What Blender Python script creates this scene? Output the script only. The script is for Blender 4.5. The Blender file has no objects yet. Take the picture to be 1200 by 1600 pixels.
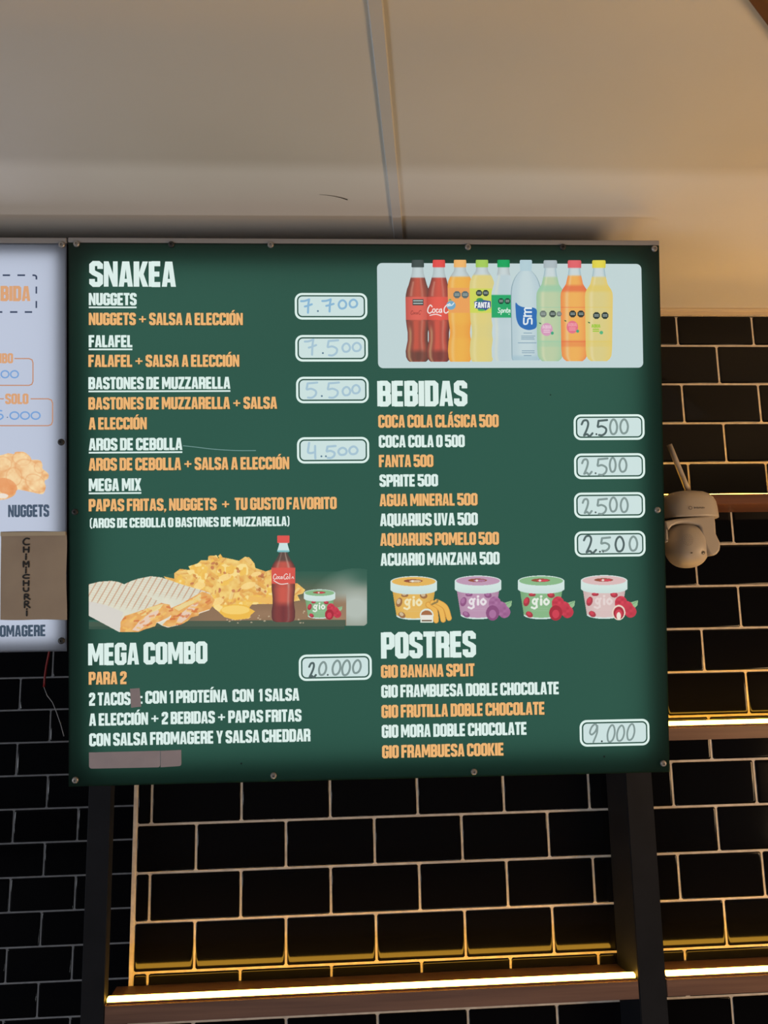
import bpy, bmesh, math, random
import numpy as np
from mathutils import Vector, Matrix
from mathutils.geometry import tessellate_polygon

sc = bpy.context.scene
ZO = 1.28                                    # height of the reference tile joint above the floor

# ------------------------------------------------------------------ camera
CAM = Vector((0.32579, -1.39320, 0.31992 + ZO))
PITCH, YAW, ROLL = 0.152667, 0.058453, -0.019726
cd = bpy.data.cameras.new('camera')
cam = bpy.data.objects.new('camera', cd)
sc.collection.objects.link(cam)
F = Vector((math.sin(YAW) * math.cos(PITCH), math.cos(YAW) * math.cos(PITCH), math.sin(PITCH)))
Rt = Vector((math.cos(YAW), -math.sin(YAW), 0)); Up = Rt.cross(F)
R2 = Rt * math.cos(ROLL) + Up * math.sin(ROLL); U2 = Up * math.cos(ROLL) - Rt * math.sin(ROLL)
cam.matrix_world = Matrix(((R2.x, U2.x, -F.x, CAM.x), (R2.y, U2.y, -F.y, CAM.y), (R2.z, U2.z, -F.z, CAM.z), (0, 0, 0, 1)))
cd.sensor_fit = 'VERTICAL'; cd.sensor_height = 24.0; cd.lens = 24.0 * 1200 / 1600
cd.clip_start = 0.02
sc.camera = cam

# ------------------------------------------------------------------ world, lamps, exposure
vs = sc.view_settings
sc.display_settings.display_device = 'sRGB'
vs.view_transform = 'Standard'; vs.look = 'None'; vs.gamma = 1.0; vs.exposure = 0.0; vs.use_curve_mapping = False
sc.cycles.use_denoising = True
sc.cycles.max_bounces = 8
w = bpy.data.worlds.new('world'); sc.world = w; w.use_nodes = True
w.node_tree.nodes['Background'].inputs[0].default_value = (0.75, 0.85, 1.0, 1)
w.node_tree.nodes['Background'].inputs[1].default_value = 0.03


def area(name, loc, target, sx, sy, power, col, parent=None):
    l = bpy.data.lights.new(name, 'AREA'); l.shape = 'RECTANGLE'; l.size = sx; l.size_y = sy
    l.energy = power; l.color = col
    o = bpy.data.objects.new(name, l); sc.collection.objects.link(o)
    o.location = loc
    if target is not None:
        o.rotation_euler = (Vector(target) - Vector(loc)).to_track_quat('-Z', 'Y').to_euler()
    return o


# daylight from the open shop front behind and to the left of the camera; then added fill lamps for the ceiling
area('shop_front_daylight', (-3.3, -2.5, 0.5), (0.1, -0.6, 2.2), 2.0, 0.7, 60, (0.88, 0.92, 1.0))
area('warm_ceiling_fill', (2.7, -1.8, 0.7), (0.7, -0.7, 2.2), 1.2, 0.6, 18, (1.0, 0.72, 0.44))  # unseen warm fill added to light the ceiling from the right
area('ceiling_band_fill', (0.55, -1.147, 0.06), (0.55, -0.45, 2.2), 1.9, 0.012, 6.0, (0.96, 0.97, 1.0))  # unseen strip added to brighten the ceiling band near the sign
area('warm_right_fill', (1.95, -0.95, 1.25), (1.05, -0.12, 2.2), 0.5, 0.4, 10.5, (1.0, 0.60, 0.28))  # unseen warm lamp added to brighten the ceiling by the right wall


# ------------------------------------------------------------------ helpers
def lin(c):
    out = []
    for v in c[:3]:
        v = v / 255.0
        out.append(v / 12.92 if v <= 0.04045 else ((v + 0.055) / 1.055) ** 2.4)
    return tuple(out)


def lin_np(a):
    a = np.clip(np.asarray(a, float) / 255.0, 0, 1)
    return np.where(a <= 0.04045, a / 12.92, ((a + 0.055) / 1.055) ** 2.4)


def link(o, parent=None):
    sc.collection.objects.link(o)
    if parent is not None:
        o.parent = parent
    return o


def tag(o, label=None, cat=None, group=None, kind=None):
    if label: o['label'] = label
    if cat: o['category'] = cat
    if group: o['group'] = group
    if kind: o['kind'] = kind
    return o


def empty(name, loc, mat=None):
    o = bpy.data.objects.new(name, None); o.empty_display_size = 0.05
    sc.collection.objects.link(o)
    if mat is not None: o.matrix_world = mat
    else: o.location = loc
    return o


def mesh(name, verts, faces, material, parent=None, smooth=False, cols=None):
    me = bpy.data.meshes.new(name)
    me.from_pydata([tuple(v) for v in verts], [], faces)
    if cols is not None:
        at = me.color_attributes.new('Col', 'FLOAT_COLOR', 'POINT')
        a = np.ones((len(verts), 4), np.float32); a[:, :3] = np.asarray(cols, np.float32)
        at.data.foreach_set('color', a.ravel())
    me.materials.append(material)
    if smooth:
        for p in me.polygons: p.use_smooth = True
    me.update()
    return link(bpy.data.objects.new(name, me), parent)


def bm_obj(name, bm, material, parent=None, smooth=False):
    me = bpy.data.meshes.new(name)
    bmesh.ops.recalc_face_normals(bm, faces=bm.faces[:])
    bm.to_mesh(me); bm.free()
    me.materials.append(material)
    if smooth:
        for p in me.polygons: p.use_smooth = True
    return link(bpy.data.objects.new(name, me), parent)


def add_box(bm, x0, x1, y0, y1, z0, z1, bevel=0.0, seg=2):
    r = bmesh.ops.create_cube(bm, size=1.0)
    for v in r['verts']:
        v.co = Vector(((x0 + x1) / 2 + v.co.x * (x1 - x0), (y0 + y1) / 2 + v.co.y * (y1 - y0), (z0 + z1) / 2 + v.co.z * (z1 - z0)))
    if bevel:
        es = list({e for v in r['verts'] for e in v.link_edges})
        bmesh.ops.bevel(bm, geom=es, offset=bevel, segments=seg, affect='EDGES', profile=0.5)


def box_obj(name, x0, x1, y0, y1, z0, z1, material, parent=None, bevel=0.0, seg=2):
    bm = bmesh.new(); add_box(bm, x0, x1, y0, y1, z0, z1, bevel, seg)
    return bm_obj(name, bm, material, parent)


def tube(name, pts, r, material, parent=None, n=10, taper=None):
    pts = [Vector(p) for p in pts]; vs_, fs = [], []
    for i, p in enumerate(pts):
        d = (pts[min(i + 1, len(pts) - 1)] - pts[max(i - 1, 0)]).normalized()
        a = d.orthogonal().normalized() if i == 0 else (a - d * a.dot(d)).normalized()
        b = d.cross(a)
        rr = r if taper is None else taper[i]
        for k in range(n):
            t = 2 * math.pi * k / n
            vs_.append(p + a * (rr * math.cos(t)) + b * (rr * math.sin(t)))
    for i in range(len(pts) - 1):
        for k in range(n):
            fs.append((i * n + k, i * n + (k + 1) % n, (i + 1) * n + (k + 1) % n, (i + 1) * n + k))
    fs.append(tuple(range(n))[::-1]); fs.append(tuple(range((len(pts) - 1) * n, len(pts) * n)))
    return mesh(name, vs_, fs, material, parent, smooth=True)


# ------------------------------------------------------------------ materials
def principled(name, col, rough=0.5, metal=0.0, spec=0.5, coat=0.0):
    m = bpy.data.materials.new(name); m.use_nodes = True
    b = m.node_tree.nodes['Principled BSDF']
    b.inputs['Base Color'].default_value = (*col, 1); b.inputs['Roughness'].default_value = rough
    b.inputs['Metallic'].default_value = metal; b.inputs['Specular IOR Level'].default_value = spec
    b.inputs['Coat Weight'].default_value = coat
    return m


def noisy(name, c1, c2, rough=0.6, scale=(8, 8, 8), detail=4, bump=0.0, bscale=None, spec=0.5, lo=0.3, hi=0.7):
    m = principled(name, c1, rough, spec=spec); nt = m.node_tree; b = nt.nodes['Principled BSDF']
    tc = nt.nodes.new('ShaderNodeTexCoord'); mp = nt.nodes.new('ShaderNodeMapping'); mp.inputs['Scale'].default_value = scale
    nz = nt.nodes.new('ShaderNodeTexNoise'); nz.inputs['Scale'].default_value = 1.0; nz.inputs['Detail'].default_value = detail
    cr = nt.nodes.new('ShaderNodeValToRGB')
    cr.color_ramp.elements[0].position = lo; cr.color_ramp.elements[1].position = hi
    cr.color_ramp.elements[0].color = (*c1, 1); cr.color_ramp.elements[1].color = (*c2, 1)
    nt.links.new(tc.outputs['Object'], mp.inputs['Vector']); nt.links.new(mp.outputs['Vector'], nz.inputs['Vector'])
    nt.links.new(nz.outputs['Fac'], cr.inputs['Fac']); nt.links.new(cr.outputs['Color'], b.inputs['Base Color'])
    if bump:
        bp = nt.nodes.new('ShaderNodeBump'); bp.inputs['Strength'].default_value = bump; bp.inputs['Distance'].default_value = 0.002
        nt.links.new(nz.outputs['Fac'], bp.inputs['Height']); nt.links.new(bp.outputs['Normal'], b.inputs['Normal'])
    return m


def emission(name, col, strength):
    m = bpy.data.materials.new(name); m.use_nodes = True; nt = m.node_tree; nt.nodes.clear()
    e = nt.nodes.new('ShaderNodeEmission'); o = nt.nodes.new('ShaderNodeOutputMaterial')
    e.inputs[0].default_value = (*col, 1); e.inputs[1].default_value = strength
    nt.links.new(e.outputs[0], o.inputs[0])
    return m


def backlit_print():
    # ink on the lit acrylic: glows with its own printed colour, glossy on top
    m = bpy.data.materials.new('backlit_print'); m.use_nodes = True; nt = m.node_tree
    b = nt.nodes['Principled BSDF']
    at = nt.nodes.new('ShaderNodeAttribute'); at.attribute_name = 'Col'
    mul = nt.nodes.new('ShaderNodeVectorMath'); mul.operation = 'SCALE'; mul.inputs['Scale'].default_value = 0.12
    nt.links.new(at.outputs['Color'], mul.inputs[0]); nt.links.new(mul.outputs[0], b.inputs['Base Color'])
    nt.links.new(at.outputs['Color'], b.inputs['Emission Color'])
    b.inputs['Emission Strength'].default_value = 0.92
    b.inputs['Roughness'].default_value = 0.3; b.inputs['Specular IOR Level'].default_value = 0.25
    return m


def lit_panel(name, col, col2):
    # translucent acrylic sheet lit by the lamp inside the box
    m = bpy.data.materials.new(name); m.use_nodes = True; nt = m.node_tree; nt.nodes.clear()
    tr = nt.nodes.new('ShaderNodeBsdfTranslucent'); df = nt.nodes.new('ShaderNodeBsdfPrincipled')
    add = nt.nodes.new('ShaderNodeAddShader'); o = nt.nodes.new('ShaderNodeOutputMaterial')
    tc = nt.nodes.new('ShaderNodeTexCoord'); nz = nt.nodes.new('ShaderNodeTexNoise')
    nz.inputs['Scale'].default_value = 2.2; nz.inputs['Detail'].default_value = 2
    mx = nt.nodes.new('ShaderNodeMix'); mx.data_type = 'RGBA'
    mx.inputs['A'].default_value = (*col, 1); mx.inputs['B'].default_value = (*col2, 1)
    nt.links.new(tc.outputs['Object'], nz.inputs['Vector']); nt.links.new(nz.outputs['Fac'], mx.inputs['Factor'])
    nt.links.new(mx.outputs['Result'], tr.inputs['Color'])
    df.inputs['Base Color'].default_value = (col[0] * .12, col[1] * .12, col[2] * .12, 1)
    df.inputs['Roughness'].default_value = 0.25; df.inputs['Specular IOR Level'].default_value = 0.3
    nt.links.new(tr.outputs[0], add.inputs[0]); nt.links.new(df.outputs[0], add.inputs[1]); nt.links.new(add.outputs[0], o.inputs[0])
    return m


M_tile = principled('black_glazed_tile', (0.0035, 0.0035, 0.0045), 0.075, spec=0.18)
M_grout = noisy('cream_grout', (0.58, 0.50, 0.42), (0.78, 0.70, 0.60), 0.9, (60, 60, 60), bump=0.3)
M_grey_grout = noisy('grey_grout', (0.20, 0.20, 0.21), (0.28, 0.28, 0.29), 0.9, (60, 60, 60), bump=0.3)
M_ceil = noisy('off_white_panel', (0.66, 0.62, 0.56), (0.71, 0.67, 0.61), 0.55, (3, 3, 3), spec=0.3)
M_batten = principled('batten', (0.60, 0.58, 0.56), 0.5)
M_trim = principled('cream_moulding', (0.62, 0.52, 0.38), 0.5)
M_scuff = principled('black_scuff', (0.006, 0.006, 0.005), 0.8)
M_black = noisy('black_paint', (0.009, 0.010, 0.013), (0.012, 0.013, 0.017), 0.55, (20, 20, 20), spec=0.12)
M_house = principled('black_housing', (0.012, 0.012, 0.014), 0.45)
M_rail = principled('grey_rail', (0.27, 0.255, 0.25), 0.5)
M_wood = noisy('brown_wood', (0.10, 0.045, 0.028), (0.20, 0.10, 0.062), 0.5, (3, 60, 90), 5)
M_red_wood = noisy('red_brown_wood', (0.085, 0.026, 0.012), (0.16, 0.055, 0.026), 0.5, (3, 60, 90), 5)
M_led = emission('warm_led', (1.0, 0.50, 0.05), 24.0)
M_screw = principled('steel_screw', (0.34, 0.32, 0.30), 0.4, metal=0.6)
M_screw_dark = principled('dark_screw', (0.02, 0.02, 0.02), 0.5)
M_print = backlit_print()
M_green = lit_panel('green_sheet', lin((43, 80, 68)), lin((48, 90, 77)))
M_white_sheet = lit_panel('white_sheet', lin((182, 192, 212)), lin((192, 200, 218)))
M_tape = noisy('grey_tape', (0.36, 0.31, 0.33), (0.42, 0.36, 0.38), 0.7, (30, 30, 30))
M_paper = noisy('brown_paper', (0.34, 0.26, 0.19), (0.41, 0.32, 0.23), 0.85, (14, 14, 14), bump=0.15)
M_ink = principled('black_ink', (0.012, 0.010, 0.009), 0.7)
M_cam = principled('white_plastic', (0.44, 0.39, 0.34), 0.42)
M_cam_dark = principled('dark_plastic', (0.03, 0.027, 0.025), 0.5)
M_cam_mark = principled('grey_marking', (0.15, 0.13, 0.12), 0.6)
M_red_wire = principled('red_wire', (0.30, 0.02, 0.02), 0.4)
M_pale_wire = principled('pale_wire', (0.45, 0.43, 0.42), 0.5)
M_floor = noisy('dark_floor', (0.03, 0.028, 0.026), (0.06, 0.055, 0.05), 0.7, (4, 4, 4))
M_pale = principled('pale_panel', (0.72, 0.76, 0.90), 0.5)

# ------------------------------------------------------------------ setting: ceiling, walls, floor
ZC = 0.928 + ZO
PX, PZ = 0.152, 0.07782


def tiled_wall(name, y, x_lo, x_hi, z_lo, z_hi, x0, z0, bed=M_grout, joint=0.0041, bev=0.0042, face_in=True):
    """running bond of bevelled glazed tiles standing proud of the grout bed"""
    root = box_obj(name, x_lo, x_hi, y + 0.0019, y + 0.05, z_lo, z_hi, bed)
    tag(root, kind='structure')
    V, Fc = [], []
    prof = [(0.0, 0.0040), (0.0, 0.0012), (0.0005, 0.00070), (0.0012, 0.00036), (0.0022, 0.00014), (0.0033, 0.00003), (bev, 0.0), (bev + .002, 0.0)]
    j0 = math.floor((z_lo - z0) / PZ) - 1; j1 = math.ceil((z_hi - z0) / PZ) + 1
    for j in range(j0, j1):
        for i in range(math.floor((x_lo - x0) / PX) - 2, math.ceil((x_hi - x0) / PX) + 2):
            off = 0.0 if j % 2 == 0 else PX / 2
            a = x0 + i * PX + off + joint / 2; b = a + PX - joint
            c = z0 + j * PZ + joint / 2; d = c + PZ - joint
            a, b, c, d = max(a, x_lo + .004), min(b, x_hi), max(c, z_lo), min(d, z_hi)
            if b - a < 0.006 or d - c < 0.006: continue
            sh = min(1.0, (b - a) / (2.6 * bev), (d - c) / (2.6 * bev))
            rj = random.Random(j * 911 + i * 13); ty = rj.uniform(-.0002, .0002)
            base = len(V)
            for ins, dep in prof:
                ii = ins * sh; k = max(0.0, 0.0022 - ii * .12)
                P = [(a + ii + k, c + ii), (b - ii - k, c + ii), (b - ii, c + ii + k), (b - ii, d - ii - k), (b - ii - k, d - ii), (a + ii + k, d - ii), (a + ii, d - ii - k), (a + ii, c + ii + k)]
                V += [(p[0], y + dep + ty, p[1]) for p in P]
            for r in range(len(prof) - 1):
                for k in range(8):
                    q0, q1 = base + r * 8 + k, base + r * 8 + (k + 1) % 8
                    Fc.append((q0, q1, q1 + 8, q0 + 8))
            Fc.append(tuple(base + (len(prof) - 1) * 8 + k for k in range(8)))
    t = mesh('tiles', V, Fc, M_tile, root, smooth=True)
    return root


wall_b = tiled_wall('wall_back', 0.0, -0.0265, 1.75, -0.62 + ZO, 0.915 + ZO, 0.0, ZO)
box_obj('corner_edge', -0.0305, -0.0235, -0.0008, 0.012, -0.62 + ZO, 0.915 + ZO, M_grout, wall_b, 0.001)
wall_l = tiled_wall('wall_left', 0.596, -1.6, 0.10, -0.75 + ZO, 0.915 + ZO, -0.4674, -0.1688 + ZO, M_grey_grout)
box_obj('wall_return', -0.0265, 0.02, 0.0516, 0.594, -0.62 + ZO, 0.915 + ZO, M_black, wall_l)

bm = bmesh.new(); add_box(bm, -3.2, 3.0, -2.6, 0.66, ZC, ZC + 0.06)
ceiling = tag(bm_obj('ceiling', bm, M_ceil), kind='structure')
tr = box_obj('trim_1', -0.02, 1.75, -0.007, 0.0015, 0.9165 + ZO, ZC, M_trim)
tag(tr, kind='structure')
tr2 = box_obj('trim_2', -0.02, 1.75, -0.014, -0.0005, 0.9225 + ZO, ZC, M_trim, None, 0.0015); tag(tr2, kind='structure')
box_obj('floor', -3.2, 3.0, -4.6, 0.66, -0.05, 0.0, M_floor)['kind'] = 'structure'
# ceiling joint batten
d = Vector((0.0563, 0.451, 0)).normalized(); n = Vector((d.y, -d.x, 0))
p0 = Vector((0.365, -0.729, ZC)) - d * 0.9; p1 = Vector((0.4245, -0.262, ZC))
V = []
for p in (p0, p1):
    V += [p - n * .0078, p - n * .0064 - Vector((0, 0, .0032)), p + n * .0064 - Vector((0, 0, .0032)), p + n * .0078]
bt = mesh('trim_3', V, [(0, 1, 5, 4), (1, 2, 6, 5), (2, 3, 7, 6), (0, 3, 2, 1), (4, 5, 6, 7)], M_batten); tag(bt, kind='structure')
# scuff stroke on the ceiling panel
pts = [(0.302, -0.3900), (0.312, -0.3885), (0.322, -0.3865), (0.333, -0.3825), (0.342, -0.3775)]
wd = [.0002, .0004, .0006, .0010, .0013]
V, Fc = [], []
for (x, y), h in zip(pts, wd): V += [(x, y - h, ZC - .0004), (x, y + h, ZC - .0004)]
for i in range(4): Fc.append((2 * i, 2 * i + 1, 2 * i + 3, 2 * i + 2))
mesh('scuff_mark', V, Fc, M_scuff, ceiling)['label'] = 'thin black scuff stroke on the ceiling panel'

# ------------------------------------------------------------------ posts and shelves
PR0, PR1, PF = 0.8035, 0.8488, -0.0665           # right post: front edges and front face depth
bm = bmesh.new()
pl = [(0.7913, -0.0012), (PR0, PF), (PR1, PF), (PR1, -0.0012)]
va = [bm.verts.new((x, y, 0.0)) for x, y in pl]; vb = [bm.verts.new((x, y, ZC)) for x, y in pl]
for i in range(4): bm.faces.new((va[i], va[(i + 1) % 4], vb[(i + 1) % 4], vb[i]))
bm.faces.new(va); bm.faces.new(vb)
bmesh.ops.bevel(bm, geom=[e for e in bm.edges if abs(e.verts[0].co.z - e.verts[1].co.z) > 1], offset=.0012, segments=2, affect='EDGES')
tag(bm_obj('post', bm, M_black), 'deep black upright post between the two shelf bays under the sign right end', 'post', 'black shelf posts')
tag(box_obj('post', -0.0860, -0.0500, PF, -0.045, 0.0, ZC, M_black, None, 0.0012), 'slim black upright post at the left end of the lit shelf', 'post', 'black shelf posts')


def shelf(x0, x1, ztop, zbot, hled, label, wood=M_wood, pf=PF, xb=None, wled=0.0125):
    root = empty('wall_shelf', ((x0 + x1) / 2, 0, zbot + ZO))
    tag(root, label, 'shelf', 'wooden wall shelves with light strips')
    L = lambda x: x - (x0 + x1) / 2
    xb = x1 if xb is None else xb
    bm = bmesh.new(); h = ztop - zbot
    pl = [(L(x0), -0.0008), (L(x0), pf), (L(x1), pf), (L(xb), -0.0008)]
    a = [bm.verts.new((x, y, 0)) for x, y in pl]; b = [bm.verts.new((x, y, h)) for x, y in pl]
    for i in range(4): bm.faces.new((a[i], a[(i + 1) % 4], b[(i + 1) % 4], b[i]))
    bm.faces.new(a[::-1]); bm.faces.new(b)
    bmesh.ops.bevel(bm, geom=[e for e in bm.edges if abs(e.verts[0].co.y - pf) < 1e-5 and abs(e.verts[1].co.y - pf) < 1e-5], offset=.0008, segments=2, affect='EDGES')
    bm_obj('board', bm, wood, root)
    s = box_obj('light_strip', L(x0) + .002, L(x1) - .003, pf + .003, pf + wled, h + .0032 * (hled > .005), h + hled + .0016 * (hled > .005), M_led, root, 0.0006)
    if hled > .005: box_obj('strip_base', L(x0) + .002, L(x1) - .003, pf + .003, pf + wled, h - .0003, h + .0031, wood, root)
    s['label'] = 'glowing warm strip along the front edge'
    return root


shelf(-0.0490, PR0 - .0008, -0.2518, -0.2795, 0.0072, 'brown wooden shelf with glowing strip between the two posts under the sign', xb=0.7905)
shelf(PR1 + .0006, 1.70, -0.2518, -0.2780, 0.0072, 'lowest brown shelf with glowing strip right of the deep post')
shelf(PR1 + .0006, 1.70, 0.1452, 0.1240, 0.0078, 'middle brown shelf with glowing strip beside the sign lower right corner')
shelf(PR1 + .0006, 1.70, 0.5445, 0.5268, 0.0014, 'highest reddish shelf right behind the security camera', M_red_wood, -0.100)
# unseen slab added to block the strip lamp and shade the nearer ceiling
tag(box_obj('light_blocker', -2.4, 2.8, -1.75, -0.9405, 0.70, 0.735, M_black), kind='structure')

# ------------------------------------------------------------------ sign plane and print helpers
SW, SH = 0.85853, 0.77178
yw, ta, ro = -0.0158243, 0.1278806, -0.0033704
hx = Vector((math.cos(yw), math.sin(yw), 0)); hy = Vector((-math.sin(yw), math.cos(yw), 0))
vz = Vector((0, 0, 1)) * math.cos(ta) - hy * math.sin(ta)
EX = hx * math.cos(ro) + vz * math.sin(ro); EZ = vz * math.cos(ro) - hx * math.sin(ro); EY = EZ.cross(EX)
ORG = Vector((-0.058359, -0.245, 0.111247 + ZO))           # lower left corner of the green sheet
HM = (0.9044292039, -0.0005701119, -96.3110939672, -0.0044697402, 0.9277141960, -350.9250278045, -3.4717540e-05, 2.1172656e-05)


def mm(x, y):
    """measured layout coordinates -> millimetres on the sheet (right, down from its top left corner)"""
    w_ = HM[6] * x + HM[7] * y + 1.0
    return ((HM[0] * x + HM[1] * y + HM[2]) / w_, (HM[3] * x + HM[4] * y + HM[5]) / w_)


def sign_root(name, a0, b0):
    o = ORG + EX * (a0 / 1000) + EZ * (SH - b0 / 1000)
    m = Matrix(((EX.x, EY.x, EZ.x, o.x), (EX.y, EY.y, EZ.y, o.y), (EX.z, EY.z, EZ.z, o.z), (0, 0, 0, 1)))
    r = empty(name, None, m); r['a0'] = a0; r['b0'] = b0
    return r


LAY = 0.00022


class Print:
    """flat ink shapes in sheet millimetres"""
    def __init__(s): s.v, s.f, s.c = [], [], []

    def poly(s, pts, col, layer=1, holes=()):
        loops = [[Vector((p[0], p[1], 0)) for p in l] for l in ([pts] + list(holes))]
        base = len(s.v); c = lin(col)
        for l in loops:
            for p in l: s.v.append((p.x, p.y, layer)); s.c.append(c)
        for t in tessellate_polygon(loops): s.f.append(tuple(base + k for k in t))

    def quads(s, vs_, fs, col, layer=1):
        base = len(s.v); c = lin(col)
        for p in vs_: s.v.append((p[0], p[1], layer)); s.c.append(c)
        for f in fs: s.f.append(tuple(base + k for k in f))

    def build(s, name, root, parent=None, material=None, flip=True):
        a0, b0 = root['a0'], root['b0']
        vs_ = [((x - a0) / 1000, -l * LAY, (b0 - y) / 1000) for x, y, l in s.v]
        fs = []
        for f in s.f:                                     # face the viewer (-Y)
            p, q, r = vs_[f[0]], vs_[f[1]], vs_[f[2]]
            ny = (q[2] - p[2]) * (r[0] - p[0]) - (q[0] - p[0]) * (r[2] - p[2])
            fs.append(f if ny < 0 else f[::-1])
        return mesh(name, vs_, fs, material or M_print, parent or root, cols=s.c)


def stroke(pts, w_, closed=False):
    """mitred ribbon of constant width: (verts, quads)"""
    P = [Vector((p[0], p[1])) for p in pts]; n_ = len(P); V, Q = [], []
    for i in range(n_):
        a = P[i - 1] if (i > 0 or closed) else None
        b = P[(i + 1) % n_] if (i < n_ - 1 or closed) else None
        d0 = (P[i] - a).normalized() if a is not None else (b - P[i]).normalized()
        d1 = (b - P[i]).normalized() if b is not None else d0
        n0 = Vector((-d0.y, d0.x)); n1 = Vector((-d1.y, d1.x)); m_ = n0 + n1
        m_ = n0 if m_.length < 1e-6 else m_.normalized()
        k = (w_ / 2) / max(0.45, m_.dot(n0))
        V += [P[i] + m_ * k, P[i] - m_ * k]
    for i in range(n_ if closed else n_ - 1):
        k = (i + 1) % n_
        Q.append((2 * i, 2 * i + 1, 2 * k + 1, 2 * k))
    return V, Q


def smooth_path(pts, n_=6, closed=False):
    P = [np.array(p, float) for p in pts]; out = []; m_ = len(P)
    for i in range(m_ if closed else m_ - 1):
        g = lambda k: P[k % m_] if closed else P[min(max(k, 0), m_ - 1)]
        p0_, p1_, p2_, p3_ = g(i - 1), g(i), g(i + 1), g(i + 2)
        for t in np.linspace(0, 1, n_, endpoint=False):
            out.append(tuple(.5 * (2 * p1_ + (p2_ - p0_) * t + (2 * p0_ - 5 * p1_ + 4 * p2_ - p3_) * t * t + (3 * p1_ - p0_ - 3 * p2_ + p3_) * t ** 3)))
    if not closed: out.append(tuple(P[-1]))
    return out


# heavy condensed block capitals: strokes ('s', pts, closed) and solid pieces ('p', outline, holes)
S_ = 0.20
l_, r_, b_, t_, k_ = 0.0925, 0.3875, 0.0875, 0.9125, 0.065
RING = [(l_, b_ + k_), (l_, t_ - k_), (l_ + k_, t_), (r_ - k_, t_), (r_, t_ - k_), (r_, b_ + k_), (r_ - k_, b_), (l_ + k_, b_)]
A_P = [('p', [(0, 0), (.125, 1), (.375, 1), (.5, 0), (.322, 0), (.302, .17), (.198, .17), (.178, 0)], [[(.213, .31), (.287, .31), (.25, .70)]])]
N_P = [('p', [(0, 0), (0, 1), (.17, 1), (.325, .50), (.325, 1), (.49, 1), (.49, 0), (.32, 0), (.165, .50), (.165, 0)], [])]
E_S = [('s', [(l_, 0), (l_, 1)], 0), ('s', [(l_, t_), (.40, t_)], 0), ('s', [(l_, .5), (.37, .5)], 0), ('s', [(l_, b_), (.40, b_)], 0)]
I_S = [('s', [(l_, 0), (l_, 1)], 0)]
ACC = lambda x: ('p', [(x - .09, 1.06), (x + .02, 1.24), (x + .19, 1.24), (x + .05, 1.06)], [])
P_B = ('s', [(l_, t_), (r_ - k_, t_), (r_, t_ - k_), (r_, .44 + k_), (r_ - k_, .44), (l_, .44)], 0)
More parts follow.
